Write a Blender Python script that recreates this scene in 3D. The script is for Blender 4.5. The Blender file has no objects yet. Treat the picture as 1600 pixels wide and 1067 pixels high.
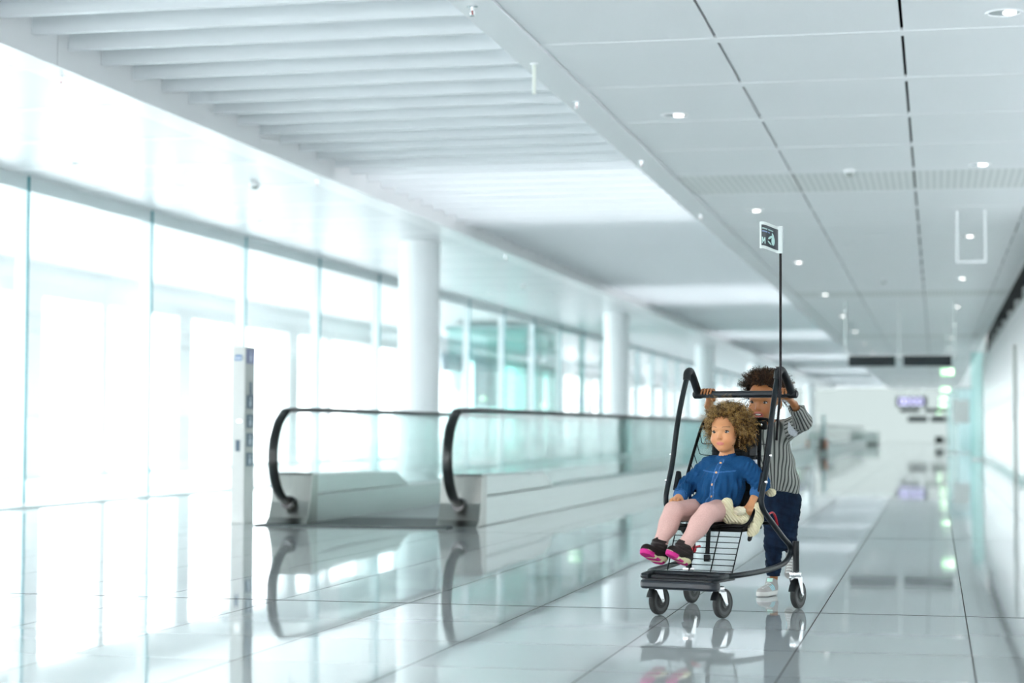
import bpy, bmesh, math, random
import numpy as np
from mathutils import Vector, Matrix, Euler
PI = math.pi
scene = bpy.context.scene
COL = scene.collection
random.seed(7)

# ------------------------------------------------------------------ camera
YAW = math.atan(662/3000.0); PITCH = math.atan((669.4-533.5)/3000.0); ROLL = 0.004; EYE = 0.84
cd = bpy.data.cameras.new('camera'); cam = bpy.data.objects.new('camera', cd); COL.objects.link(cam)
f0 = Vector((-math.sin(YAW), math.cos(YAW), 0)); r0 = Vector((math.cos(YAW), math.sin(YAW), 0)); u0 = Vector((0, 0, 1))
fw = f0*math.cos(PITCH)+u0*math.sin(PITCH); uu = u0*math.cos(PITCH)-f0*math.sin(PITCH)
rr = r0*math.cos(ROLL)+uu*math.sin(ROLL); u2 = uu*math.cos(ROLL)-r0*math.sin(ROLL)
m3 = Matrix((rr, u2, -fw)).transposed()
cam.matrix_world = Matrix.Translation((0, 0, EYE)) @ m3.to_4x4()
cd.sensor_width = 36; cd.lens = 36*3000/1600.0
cd.clip_start = 0.1; cd.clip_end = 2000
cd.dof.use_dof = True; cd.dof.focus_distance = 9.15; cd.dof.aperture_fstop = 1.8
scene.camera = cam

# ------------------------------------------------------------------ light and exposure
world = bpy.data.worlds.new('overcast_sky'); scene.world = world; world.use_nodes = True
wn = world.node_tree; wn.nodes.clear()
bg = wn.nodes.new('ShaderNodeBackground'); wo = wn.nodes.new('ShaderNodeOutputWorld')
bg.inputs['Color'].default_value = (0.965, 0.972, 1.0, 1); bg.inputs['Strength'].default_value = 5.4
wn.links.new(bg.outputs[0], wo.inputs[0])
scene.view_settings.view_transform = 'Standard'; scene.view_settings.look = 'None'
scene.view_settings.gamma = 1; scene.view_settings.use_curve_mapping = False
scene.view_settings.exposure = 1.03
cy = scene.cycles
cy.use_denoising = True; cy.max_bounces = 14; cy.diffuse_bounces = 7; cy.glossy_bounces = 6
cy.transparent_max_bounces = 24; cy.transmission_bounces = 6; cy.caustics_reflective = True; cy.blur_glossy = 1.0; cy.caustics_refractive = False
cy.sample_clamp_indirect = 6.0
SKYLIGHT = 0.45

# ------------------------------------------------------------------ materials
MATS = {}
def mat(name, color=(0.8, 0.8, 0.8), rough=0.5, metal=0.0, **kw):
    if name in MATS: return MATS[name]
    m = bpy.data.materials.new(name); m.use_nodes = True; MATS[name] = m
    nt = m.node_tree; b = nt.nodes['Principled BSDF']
    b.inputs['Base Color'].default_value = (*color, 1); b.inputs['Roughness'].default_value = rough
    b.inputs['Metallic'].default_value = metal
    for k, v in kw.items():
        if k == 'emit':
            b.inputs['Emission Color'].default_value = (*v[0], 1); b.inputs['Emission Strength'].default_value = v[1]
        elif k == 'coat': b.inputs['Coat Weight'].default_value = v; b.inputs['Coat Roughness'].default_value = 0.1
        elif k == 'sss':
            b.inputs['Subsurface Weight'].default_value = v; b.inputs['Subsurface Radius'].default_value = (0.02, 0.008, 0.004); b.inputs['Subsurface Scale'].default_value = 0.5
        elif k == 'sheen': b.inputs['Sheen Weight'].default_value = v
        elif k == 'ior': b.inputs['IOR'].default_value = v
    if 'noise' in kw: pass
    return m
def nodes(m): return m.node_tree, m.node_tree.nodes['Principled BSDF']
def add_noise(m, scale=60, amount=0.12, bump=0.0, dist=0.002, detail=4, stretch=(1, 1, 1)):
    nt, b = nodes(m); n = nt.nodes.new('ShaderNodeTexNoise'); n.inputs['Scale'].default_value = scale; n.inputs['Detail'].default_value = detail
    tc = nt.nodes.new('ShaderNodeTexCoord'); mp = nt.nodes.new('ShaderNodeMapping'); mp.inputs['Scale'].default_value = stretch
    nt.links.new(tc.outputs['Object'], mp.inputs['Vector']); nt.links.new(mp.outputs[0], n.inputs['Vector'])
    if amount:
        base = tuple(b.inputs['Base Color'].default_value)
        r = nt.nodes.new('ShaderNodeValToRGB')
        r.color_ramp.elements[0].position = 0.3; r.color_ramp.elements[1].position = 0.7
        r.color_ramp.elements[0].color = tuple(c*(1-amount) for c in base[:3])+(1,)
        r.color_ramp.elements[1].color = tuple(min(1, c*(1+amount)) for c in base[:3])+(1,)
        nt.links.new(n.outputs['Fac'], r.inputs['Fac']); nt.links.new(r.outputs[0], b.inputs['Base Color'])
    if bump:
        bp = nt.nodes.new('ShaderNodeBump'); bp.inputs['Strength'].default_value = bump; bp.inputs['Distance'].default_value = dist
        nt.links.new(n.outputs['Fac'], bp.inputs['Height']); nt.links.new(bp.outputs[0], b.inputs['Normal'])
    return m
def glass(name, tint, refl=1.0, rough=0.0):
    if name in MATS: return MATS[name]
    m = bpy.data.materials.new(name); m.use_nodes = True; MATS[name] = m
    nt = m.node_tree; nt.nodes.clear()
    o = nt.nodes.new('ShaderNodeOutputMaterial'); t = nt.nodes.new('ShaderNodeBsdfTransparent'); g = nt.nodes.new('ShaderNodeBsdfGlossy')
    t.inputs[0].default_value = (*tint, 1); g.inputs['Roughness'].default_value = rough
    lw = nt.nodes.new('ShaderNodeLayerWeight'); lw.inputs['Blend'].default_value = 0.5
    fr = nt.nodes.new('ShaderNodeMath'); fr.operation = 'POWER'; fr.inputs[1].default_value = 5; nt.links.new(lw.outputs['Facing'], fr.inputs[0])
    mu = nt.nodes.new('ShaderNodeMath'); mu.operation = 'MULTIPLY_ADD'; mu.inputs[1].default_value = 0.9*refl; mu.inputs[2].default_value = 0.04*refl
    mx = nt.nodes.new('ShaderNodeMixShader')
    nt.links.new(fr.outputs[0], mu.inputs[0]); nt.links.new(mu.outputs[0], mx.inputs[0])
    nt.links.new(t.outputs[0], mx.inputs[1]); nt.links.new(g.outputs[0], mx.inputs[2]); nt.links.new(mx.outputs[0], o.inputs[0])
    return m
def attr_mat(name, rough=0.5, attr='Col', **kw):
    m = mat(name, (0.5, 0.5, 0.5), rough, **kw); nt, b = nodes(m)
    a = nt.nodes.new('ShaderNodeVertexColor'); a.layer_name = attr
    nt.links.new(a.outputs['Color'], b.inputs['Base Color']); return m

# ------------------------------------------------------------------ mesh helpers
class MB:
    def __init__(s): s.v = []; s.f = []; s.m = []
    def add(s, vs, fs, mi=0):
        o = len(s.v); s.v += [tuple(v) for v in vs]; s.f += [tuple(i+o for i in f) for f in fs]; s.m += [mi]*len(fs); return s
    def box(s, x0, y0, z0, x1, y1, z1, mi=0):
        v = [(x0, y0, z0), (x1, y0, z0), (x1, y1, z0), (x0, y1, z0), (x0, y0, z1), (x1, y0, z1), (x1, y1, z1), (x0, y1, z1)]
        return s.add(v, [(0, 3, 2, 1), (4, 5, 6, 7), (0, 1, 5, 4), (1, 2, 6, 5), (2, 3, 7, 6), (3, 0, 4, 7)], mi)
    def tube(s, pts, r, n=10, mi=0, cap=True, closed=False, flat=None):
        P = [Vector(p) for p in pts]; N = len(P)
        rs = r if hasattr(r, '__len__') else [r]*N
        T = []
        for i in range(N):
            if closed: t = P[(i+1) % N]-P[i-1]
            else: t = P[min(i+1, N-1)]-P[max(i-1, 0)]
            T.append(t.normalized() if t.length > 1e-9 else Vector((0, 0, 1)))
        up = Vector((0, 0, 1)) if abs(T[0].z) < 0.9 else Vector((1, 0, 0))
        a = T[0].cross(up).normalized(); vs = []
        for i in range(N):
            a = (a - T[i]*a.dot(T[i])); a = a.normalized() if a.length > 1e-6 else T[i].orthogonal().normalized()
            b = T[i].cross(a)
            for k in range(n):
                t = 2*PI*k/n
                vs.append(P[i]+a*(rs[i]*math.cos(t))+b*(rs[i]*(flat or 1)*math.sin(t)))
        fs = []
        for i in range(N if closed else N-1):
            j = (i+1) % N
            for k in range(n):
                l = (k+1) % n; fs.append((i*n+k, i*n+l, j*n+l, j*n+k))
        if cap and not closed:
            fs.append(tuple(range(n-1, -1, -1))); fs.append(tuple((N-1)*n+k for k in range(n)))
        return s.add(vs, fs, mi)
    def lathe(s, prof, c=(0, 0, 0), axis='z', n=24, mi=0, M=None):
        vs = []; fs = []
        for r, h in prof:
            for k in range(n):
                t = 2*PI*k/n; x, y = r*math.cos(t), r*math.sin(t)
                p = {'z': (x, y, h), 'x': (h, x, y), 'y': (x, h, y)}[axis]
                p = Vector(p)
                if M is not None: p = M @ p
                vs.append(p+Vector(c))
        for i in range(len(prof)-1):
            for k in range(n):
                l = (k+1) % n; fs.append((i*n+k, i*n+l, (i+1)*n+l, (i+1)*n+k))
        fs.append(tuple(range(n-1, -1, -1))); fs.append(tuple((len(prof)-1)*n+k for k in range(n)))
        return s.add(vs, fs, mi)
    def ball(s, c, r, n=12, mi=0, M=None):
        r = r if hasattr(r, '__len__') else (r, r, r); vs = []; fs = []; m = n//2
        for i in range(m+1):
            p = PI*i/m
            for k in range(n):
                t = 2*PI*k/n; q = Vector((r[0]*math.sin(p)*math.cos(t), r[1]*math.sin(p)*math.sin(t), r[2]*math.cos(p)))
                if M is not None: q = M @ q
                vs.append(q+Vector(c))
        for i in range(m):
            for k in range(n):
                l = (k+1) % n; fs.append((i*n+k, (i+1)*n+k, (i+1)*n+l, i*n+l))
        return s.add(vs, fs, mi)
    def prism(s, poly, axis, a, b, mi=0):
        n = len(poly); vs = []
        for h in (a, b):
            for (p, q) in poly: vs.append({'x': (h, p, q), 'y': (p, h, q), 'z': (p, q, h)}[axis])
        return s.add(vs, [tuple(range(n)), tuple(range(2*n-1, n-1, -1))]+[(i, i+n, (i+1) % n+n, (i+1) % n) for i in range(n)], mi)
    def build(s, name, mats, parent=None, smooth=False, bevel=0, seg=2):
        me = bpy.data.meshes.new(name); me.from_pydata(s.v, [], s.f)
        for m in (mats if isinstance(mats, (list, tuple)) else [mats]): me.materials.append(m)
        me.polygons.foreach_set('material_index', s.m)
        bm = bmesh.new(); bm.from_mesh(me); bmesh.ops.recalc_face_normals(bm, faces=bm.faces)
        if smooth:
            for f in bm.faces: f.smooth = True
            for e in bm.edges:
                if len(e.link_faces) == 2 and e.calc_face_angle(0) > 0.7: e.smooth = False
        bm.to_mesh(me); bm.free(); me.update()
        o = bpy.data.objects.new(name, me); COL.objects.link(o)
        if parent: o.parent = parent
        if bevel:
            b = o.modifiers.new('bevel', 'BEVEL'); b.width = bevel; b.segments = seg; b.limit_method = 'ANGLE'; b.angle_limit = 0.6
        return o
def tag(o, label, cat, group=None):
    o['label'] = label; o['category'] = cat
    if group: o['group'] = group
    return o
def struct(o): o['kind'] = 'structure'; return o
def empty(name, loc=(0, 0, 0), rz=0):
    o = bpy.data.objects.new(name, None); COL.objects.link(o); o.location = loc; o.rotation_euler = (0, 0, rz); o.empty_display_size = 0.1; return o
def curve(pts, n=8):
    P = [Vector(p) for p in pts]; out = []
    for i in range(len(P)-1):
        p0 = P[max(i-1, 0)]; p1 = P[i]; p2 = P[i+1]; p3 = P[min(i+2, len(P)-1)]
        for k in range(n):
            t = k/n; out.append(0.5*((2*p1)+(p2-p0)*t+(2*p0-5*p1+4*p2-p3)*t*t+(3*p1-p0-3*p2+p3)*t**3))
    out.append(P[-1]); return out
def copy_tree(o, parent=None):
    c = o.copy(); COL.objects.link(c)
    if parent: c.parent = parent
    for ch in list(o.children): copy_tree(ch, c)
    return c
ORD = ['nearest', 'second', 'third', 'fourth', 'fifth', 'sixth', 'seventh', 'eighth', 'ninth', 'tenth']

# ------------------------------------------------------------------ the setting
CZ = 3.43; BAY = 16.86; YEND = 126.0
XW = -9.17; XR = 1.36
SEAM = [12.69+1.686*k for k in range(-5, 67)]
m_white = mat('white_paint', (0.9, 0.905, 0.905), 0.45)
m_panel = mat('ceiling_panel', (0.91, 0.918, 0.93), 0.42)
m_strip = mat('ceiling_strip', (0.915, 0.922, 0.932), 0.42)
m_void = mat('void_shade_black', (0.008, 0.015, 0.014), 0.8)  # near-black colour stands for the shade inside unlit voids
m_steel = add_noise(mat('brushed_steel', (0.40, 0.41, 0.385), 0.28, 1.0), 40, 0.06, 0.03, stretch=(1, 1, 12))
m_chrome = mat('chrome', (0.8, 0.82, 0.83), 0.16, 1.0)
m_alu = mat('pale_aluminium', (0.74, 0.77, 0.76), 0.38, 0.5)
m_rubber = mat('black_rubber', (0.012, 0.014, 0.015), 0.32)
m_dark = mat('dark_sign_face', (0.012, 0.022, 0.026), 0.5)

def floor_material():
    m = mat('polished_stone_tiles', (0.4, 0.43, 0.43), 0.06); nt, b = nodes(m)
    b.inputs['IOR'].default_value = 1.62
    tc = nt.nodes.new('ShaderNodeTexCoord'); sx = nt.nodes.new('ShaderNodeSeparateXYZ'); nt.links.new(tc.outputs['Object'], sx.inputs[0])
    def seam(out, off, period, width):
        a = nt.nodes.new('ShaderNodeMath'); a.operation = 'SUBTRACT'; nt.links.new(out, a.inputs[0]); a.inputs[1].default_value = off-period*200
        d = nt.nodes.new('ShaderNodeMath'); d.operation = 'MODULO'; nt.links.new(a.outputs[0], d.inputs[0]); d.inputs[1].default_value = period
        e = nt.nodes.new('ShaderNodeMath'); e.operation = 'SUBTRACT'; nt.links.new(d.outputs[0], e.inputs[0]); e.inputs[1].default_value = period/2
        f = nt.nodes.new('ShaderNodeMath'); f.operation = 'ABSOLUTE'; nt.links.new(e.outputs[0], f.inputs[0])
        g = nt.nodes.new('ShaderNodeMath'); g.operation = 'GREATER_THAN'; nt.links.new(f.outputs[0], g.inputs[0]); g.inputs[1].default_value = period/2-width/2
        h = nt.nodes.new('ShaderNodeMath'); h.operation = 'DIVIDE'; nt.links.new(a.outputs[0], h.inputs[0]); h.inputs[1].default_value = period
        i = nt.nodes.new('ShaderNodeMath'); i.operation = 'FLOOR'; nt.links.new(h.outputs[0], i.inputs[0])
        return g.outputs[0], i.outputs[0]
    gx, ix = seam(sx.outputs[0], 0.127, 0.652, 0.005); gy, iy = seam(sx.outputs[1], 8.95, 0.78, 0.012)
    gs, _ = seam(sx.outputs[1], 8.95, 6.24, 0.022)
    mx = nt.nodes.new('ShaderNodeMath'); mx.operation = 'MAXIMUM'; nt.links.new(gx, mx.inputs[0]); nt.links.new(gs, mx.inputs[1])
    my = nt.nodes.new('ShaderNodeMath'); my.operation = 'MULTIPLY'; nt.links.new(gy, my.inputs[0]); my.inputs[1].default_value = 0.4
    mm = nt.nodes.new('ShaderNodeMath'); mm.operation = 'MAXIMUM'; nt.links.new(mx.outputs[0], mm.inputs[0]); nt.links.new(my.outputs[0], mm.inputs[1])
    cb = nt.nodes.new('ShaderNodeCombineXYZ'); nt.links.new(ix, cb.inputs[0]); nt.links.new(iy, cb.inputs[1])
    wn_ = nt.nodes.new('ShaderNodeTexWhiteNoise'); nt.links.new(cb.outputs[0], wn_.inputs['Vector'])
    no = nt.nodes.new('ShaderNodeTexNoise'); no.inputs['Scale'].default_value = 260; no.inputs['Detail'].default_value = 3; nt.links.new(tc.outputs['Object'], no.inputs['Vector'])
    mixv = nt.nodes.new('ShaderNodeMath'); mixv.operation = 'MULTIPLY_ADD'; nt.links.new(no.outputs['Fac'], mixv.inputs[0]); mixv.inputs[1].default_value = 0.5
    w2 = nt.nodes.new('ShaderNodeMath'); w2.operation = 'MULTIPLY'; nt.links.new(wn_.outputs['Value'], w2.inputs[0]); w2.inputs[1].default_value = 0.5
    nt.links.new(w2.outputs[0], mixv.inputs[2])
    rp = nt.nodes.new('ShaderNodeValToRGB'); nt.links.new(mixv.outputs[0], rp.inputs[0])
    rp.color_ramp.elements[0].color = (0.40, 0.435, 0.44, 1); rp.color_ramp.elements[1].color = (0.49, 0.53, 0.535, 1)
    mc = nt.nodes.new('ShaderNodeMix'); mc.data_type = 'RGBA'; nt.links.new(mm.outputs[0], mc.inputs['Factor'])
    nt.links.new(rp.outputs[0], mc.inputs['A']); mc.inputs['B'].default_value = (0.035, 0.03, 0.03, 1)
    nt.links.new(mc.outputs['Result'], b.inputs['Base Color'])
    ro = nt.nodes.new('ShaderNodeMath'); ro.operation = 'MULTIPLY_ADD'; nt.links.new(mx.outputs[0], ro.inputs[0]); ro.inputs[1].default_value = 0.6; ro.inputs[2].default_value = 0.035
    nt.links.new(ro.outputs[0], b.inputs['Roughness'])
    sp = nt.nodes.new('ShaderNodeMath'); sp.operation = 'MULTIPLY_ADD'; nt.links.new(mm.outputs[0], sp.inputs[0]); sp.inputs[1].default_value = -0.48; sp.inputs[2].default_value = 0.5
    nt.links.new(sp.outputs[0], b.inputs['Specular IOR Level'])
    # each tile lies a hair out of level, so reflections break at the joints
    sc_ = nt.nodes.new('ShaderNodeVectorMath'); sc_.operation = 'SUBTRACT'; nt.links.new(wn_.outputs['Color'], sc_.inputs[0]); sc_.inputs[1].default_value = (0.5, 0.5, 0.5)
    s2 = nt.nodes.new('ShaderNodeVectorMath'); s2.operation = 'MULTIPLY'; nt.links.new(sc_.outputs[0], s2.inputs[0]); s2.inputs[1].default_value = (0.0022, 0.0022, 0)
    n2 = nt.nodes.new('ShaderNodeTexNoise'); n2.inputs['Scale'].default_value = 3.0; nt.links.new(tc.outputs['Object'], n2.inputs['Vector'])
    n3 = nt.nodes.new('ShaderNodeVectorMath'); n3.operation = 'SUBTRACT'; nt.links.new(n2.outputs['Color'], n3.inputs[0]); n3.inputs[1].default_value = (0.5, 0.5, 0.5)
    n4 = nt.nodes.new('ShaderNodeVectorMath'); n4.operation = 'MULTIPLY'; nt.links.new(n3.outputs[0], n4.inputs[0]); n4.inputs[1].default_value = (0.003, 0.003, 0)
    s3 = nt.nodes.new('ShaderNodeVectorMath'); s3.operation = 'ADD'; nt.links.new(s2.outputs[0], s3.inputs[0]); nt.links.new(n4.outputs[0], s3.inputs[1])
    ge = nt.nodes.new('ShaderNodeNewGeometry'); s4 = nt.nodes.new('ShaderNodeVectorMath'); s4.operation = 'ADD'
    nt.links.new(s3.outputs[0], s4.inputs[0]); nt.links.new(ge.outputs['Normal'], s4.inputs[1])
    s5 = nt.nodes.new('ShaderNodeVectorMath'); s5.operation = 'NORMALIZE'; nt.links.new(s4.outputs[0], s5.inputs[0]); nt.links.new(s5.outputs[0], b.inputs['Normal'])
    return m
m_floor = floor_material()
struct(MB().box(-9.25, -8, -0.25, 4.2, YEND, 0).build('floor', m_floor))

def perforated():
    m = mat('perforated_panel', (0.6, 0.62, 0.61), 0.5); nt, b = nodes(m)
    tc = nt.nodes.new('ShaderNodeTexCoord'); w = nt.nodes.new('ShaderNodeTexWave'); w.inputs['Scale'].default_value = 4.5; w.bands_direction = 'X'
    nt.links.new(tc.outputs['Object'], w.inputs['Vector'])
    r = nt.nodes.new('ShaderNodeValToRGB'); r.color_ramp.elements[0].color = (0.70, 0.72, 0.71, 1); r.color_ramp.elements[1].color = (0.86, 0.87, 0.86, 1)
    nt.links.new(w.outputs['Fac'], r.inputs[0]); nt.links.new(r.outputs[0], b.inputs['Base Color']); return m
m_perf = perforated()
# right-hand ceiling: panels with open black joints, crossed by light strips
def panel_ceiling(name, xs, gap, mats, y0, y1):
    b = MB()
    for xa, xb in zip(xs[:-1], xs[1:]):
        for ya, yb in zip(SEAM[:-1], SEAM[1:]):
            if ya < y0-2 or yb > y1+2: continue
            k = round((ya-19.434)/BAY*1000)/1000
            perf = abs(k-round(k)) < 0.02 and gap > 0.01 and ya > 18
            b.box(xa+gap/2, ya+0.075, CZ, xb-gap/2, yb-0.075, CZ+0.03, 1 if perf else 0)
    for ys in SEAM:
        if y0-1 < ys < y1+1: b.box(xs[0], ys-0.078, CZ-0.003, xs[-1], ys+0.078, CZ+0.02, 2)
    return b.build(name, mats)
struct(panel_ceiling('ceiling', [-2.60, -1.41, -0.20, 1.03, XR], 0.02, [m_panel, m_perf, m_strip], 4.5, YEND))
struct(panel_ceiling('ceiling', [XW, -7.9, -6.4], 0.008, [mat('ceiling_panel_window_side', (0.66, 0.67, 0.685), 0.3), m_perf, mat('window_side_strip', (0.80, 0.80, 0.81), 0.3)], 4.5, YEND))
struct(MB().box(-9.2, -8, CZ, 4.1, 4.2, CZ+0.1).box(XR, 4.2, CZ, 4.1, 24, CZ+0.1).build('ceiling', m_panel))  # unseen front ceiling, added to cut the light on the fins
struct(MB().box(-2.6, 4.2, CZ+0.1, XR-0.02, YEND, CZ+0.14).build('ceiling', m_void))
struct(MB().box(-9.3, 4.2, CZ+0.1, -6.42, YEND, CZ+0.14).build('ceiling', m_void))
# long beams either side of the louvres
def beam(x0, x1):
    b = MB(); ys = [4.2+i*4.215 for i in range(29)]
    for ya, yb in zip(ys[:-1], ys[1:]): b.box(x0, ya+0.003, CZ-0.012, x1, yb-0.003, CZ+0.72)
    return b
struct(beam(-2.86, -2.60).build('trim_1', m_panel))
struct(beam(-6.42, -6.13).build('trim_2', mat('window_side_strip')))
# louvre fins across the middle bay
fb = MB(); y = 5.3
LZ = 3.575; fins_y = []
while y < YEND-1: fins_y.append(y); y += 0.576
for y in fins_y: fb.box(-6.13, y+0.01, LZ, -2.86, y+0.03, LZ+0.27); fb.box(-6.13, y, LZ-0.008, -2.86, y+0.055, LZ)
fin = fb.build('louver_ceiling', mat('louver_white', (0.80, 0.83, 0.85), 0.4)); struct(fin)
hb = MB()
for y in fins_y: hb.box(-6.13, y+0.1, LZ+0.02, -6.10, y+0.14, LZ+0.3)
struct(hb.build('louver_bracket', m_alu))
roofb = MB(); sky = MB()
prev = 4.2
for k in range(7):
    a, e = 19.3+BAY*k, 24.6+BAY*k
    roofb.box(-6.4, prev, CZ+0.72, -2.62, a, CZ+0.8)
    sky.box(-6.1, a, CZ+0.74, -2.88, min(e, YEND), CZ+0.78); prev = e
roofb.box(-6.4, prev, CZ+0.72, -2.62, YEND, CZ+0.8)
struct(roofb.build('ceiling', m_white))
struct(sky.build('skylight', mat('skylight_diffuser', (0.9, 0.9, 0.9), 0.6, emit=((0.96, 0.97, 1.0), SKYLIGHT))))

# glazed window wall
m_win = glass('window_glass', (0.97, 0.985, 0.985), 1.15)
m_mull = mat('mullion_metal', (0.72, 0.78, 0.79), 0.35, 0.3)
m_teal = mat('teal_glass_edge', (0.06, 0.30, 0.34), 0.2)
MUL = [18.25+3.215*k for k in range(-7, 34)]
for i, (a, b_) in enumerate(zip(MUL[:-1], MUL[1:])):
    r = empty('window_%d' % (i+1), (XW, a, 0)); struct(r)
    f = MB(); f.box(-0.13, 0, 0, 0.0, 0.05, CZ); f.box(-0.06, 0, 0, 0.02, b_-a, 0.02); f.box(-0.04, 0, CZ-0.15, 0.0, b_-a, CZ)
    f.build('window_frame', m_mull, r)
    MB().box(0.0, -0.006, 0.05, 0.02, 0.016, CZ).build('glass_joint', m_teal, r)
    MB().box(-0.035, 0.05, 0.02, -0.023, b_-a, CZ-0.15).build('pane', m_win, r)

# gallery and airfield outside
m_ter = mat('terrace_paint', (0.74, 0.75, 0.755), 0.5)
struct(MB().box(-14.6, -8, -0.25, -9.25, YEND, -0.01).build('terrace_floor', mat('terrace_floor', (0.78, 0.82, 0.82), 0.35)))
tb = MB()
yy = -8.0
while yy < YEND: tb.box(-14.3, yy, 3.5, -9.35, yy+0.337, 3.56); yy += 0.36
struct(tb.build('terrace_ceiling', m_ter))
struct(MB().box(-14.5, -8, 2.96, -14.2, YEND, 3.62).box(-14.45, -8, 0, -14.25, YEND, 0.08).build('trim_3', m_ter))
ob = MB(); yy = 28.47-6.5*5
while yy < YEND:
    ob.box(-14.5, yy, 0, -14.1, yy+0.7, 2.97); ob.box(-14.42, yy+3.2, 0, -14.22, yy+3.5, 2.97); yy += 6.4
struct(ob.build('trim_4', m_ter))
m_og = glass('outer_glass', (0.97, 0.99, 0.99), 0.6)
struct(MB().box(-14.32, -8, 0.08, -14.3, YEND, 2.96).build('window_99', m_og))
struct(MB().box(-1500, -900, -6.4, -14.7, 1500, -6.2).build('airfield_ground', mat('airfield_concrete', (0.70, 0.73, 0.72), 0.8)))
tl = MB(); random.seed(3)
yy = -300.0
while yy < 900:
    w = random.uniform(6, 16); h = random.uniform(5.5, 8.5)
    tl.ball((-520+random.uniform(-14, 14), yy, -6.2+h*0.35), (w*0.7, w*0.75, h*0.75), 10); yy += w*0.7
o = tl.build('tree_line', mat('haze_tinted_foliage', (0.28, 0.34, 0.36), 0.9), smooth=True); o['kind'] = 'stuff'  # distance haze is put into the foliage colour
tag(o, 'pale haze-coloured line of trees on the horizon beyond the windows', 'trees')

# columns
for k in range(6):
    c = MB().lathe([(0.285, 0.012), (0.285, CZ+0.0)], n=40)
    c.lathe([(0.31, 0), (0.31, 0.012)], n=40)
    o = c.build('round_column', mat('column_white', (0.82, 0.85, 0.86), 0.5), smooth=True); o.location = (-7.0, 25.74+BAY*k-0.0, 0)
    w = ['nearest and widest round white column, rising behind the moving walkway', 'second round white column along the windows, right of the widest one',
         'third round white column, above the far end of the walkway handrail', 'fourth round white column, partly behind the boy and the trolley',
         'fifth round white column far down the corridor', 'sixth and farthest round white column down the corridor'][k]
    tag(o, w, 'column', 'round white columns along the window side')

# right-hand wall with glossy panels and the dark service gap above it
m_rw = mat('glossy_white_panel', (0.93, 0.94, 0.94), 0.14)
_nt, _b = nodes(m_rw); _t = _nt.nodes.new('ShaderNodeBsdfTranslucent'); _t.inputs[0].default_value = (0.62, 0.64, 0.64, 1); _mx = _nt.nodes.new('ShaderNodeMixShader'); _mx.inputs[0].default_value = 0.5
_o = [n for n in _nt.nodes if n.type == 'OUTPUT_MATERIAL'][0]; _nt.links.new(_b.outputs[0], _mx.inputs[1]); _nt.links.new(_t.outputs[0], _mx.inputs[2]); _nt.links.new(_mx.outputs[0], _o.inputs[0])
b = MB(); yy = 24.0
while yy < 57:
    for z0, z1 in ((0.1, 1.43), (1.436, 2.62), (2.626, 2.92)): b.box(XR, yy+0.004, z0, XR+0.08, yy+2.3, z1)
    yy += 2.308
struct(b.build('wall_right', m_rw))
struct(MB().box(4.1, -8, 0, 4.2, 24, CZ).box(-2.5, -8.1, 0, 4.2, -8, CZ).box(XR, 24, 0, 4.2, 24.1, CZ).build('wall_unseen_light_shaper', m_rw))  # walls added out of view to block, bounce and pass light
struct(MB().box(XR-0.004, 24, 0, XR+0.03, 57, 0.1).build('baseboard_right', m_alu))
struct(MB().box(XR+1.0, 24.1, 2.0, XR+1.1, 57, 4.6).box(XR, 57.1, 2.9, XR+1.1, 57.2, 4.6).box(XR, 10, 4.2, XR+1.1, 62, 4.3).box(XR+0.1, 24, 2.85, XR+1.0, 57, 2.9).build('wall_void_shade', m_void))  # near-black sheets paint the gap's shade and block outside light
struct(MB().box(XR-0.02, 4.2, CZ-0.01, XR, YEND, CZ+0.16).build('trim_5', m_strip))
db = MB()
for k in range(9): db.box(XR+0.12, 27+3.4*k, 3.12, XR+0.98, 27.5+3.4*k, 3.3)
db.build('air_duct', mat('dim_duct_metal', (0.22, 0.25, 0.25), 0.5)); o = bpy.data.objects['air_duct']; struct(o)

# far end of the corridor
m_end = mat('end_wall_white', (0.85, 0.875, 0.87), 0.5)
m_fr = bpy.data.materials.new('frosted_glass'); m_fr.use_nodes = True; _n = m_fr.node_tree; _n.nodes.clear()
_o = _n.nodes.new('ShaderNodeOutputMaterial'); _t = _n.nodes.new('ShaderNodeBsdfTranslucent'); _t.inputs[0].default_value = (0.255, 0.275, 0.27, 1); _n.links.new(_t.outputs[0], _o.inputs[0])
struct(MB().box(-9.2, YEND-0.02, 0, XR, YEND, 4.3).build('window_98', m_fr))  # frosted end added to let sky light brighten the far corridor
struct(MB().box(XR, 57, 0, XR+0.1, YEND, 4.3).build('wall_right_far', m_end))
m_tg = glass('teal_glass', (0.80, 0.94, 0.925), 1.0)
m_tg2 = glass('pale_teal_glass', (0.86, 0.96, 0.965), 1.0)
r = empty('glass_partition', (1.0, 57.2, 0)); tag(r, 'tall teal glass panel standing at the far end of the white right-hand wall', 'glass partition')
MB().box(0, 0, 0.06, 0.34, 0.03, 3.1).build('pane', m_tg, r); MB().box(0, -0.02, 0, 0.36, 0.05, 0.06).build('rail', m_alu, r)
MB().box(0.345, -0.02, 0, 0.37, 0.05, 3.1).build('frame', m_alu, r)
r = empty('glass_enclosure', (0.42, 72, 0)); tag(r, 'low pale blue-green glass enclosure at the far right of the corridor', 'glass partition')
MB().box(0, 0, 0.05, 0.9, 0.03, 2.35).box(0, 0, 0.05, 0.03, 6, 2.35).build('pane', m_tg2, r)
MB().box(-0.02, -0.02, 0, 0.92, 0.05, 0.05).build('rail', m_alu, r); MB().box(-0.02, -0.02, 2.35, 0.92, 0.05, 2.4).build('rail', m_alu, r)
tag(MB().box(0.62, 71.93, 1.1, 1.2, 71.97, 1.95).build('notice_board', mat('notice_white', (0.9, 0.9, 0.88), 0.5)), 'white notice board on the pale glass enclosure at far right', 'notice board')
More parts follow.
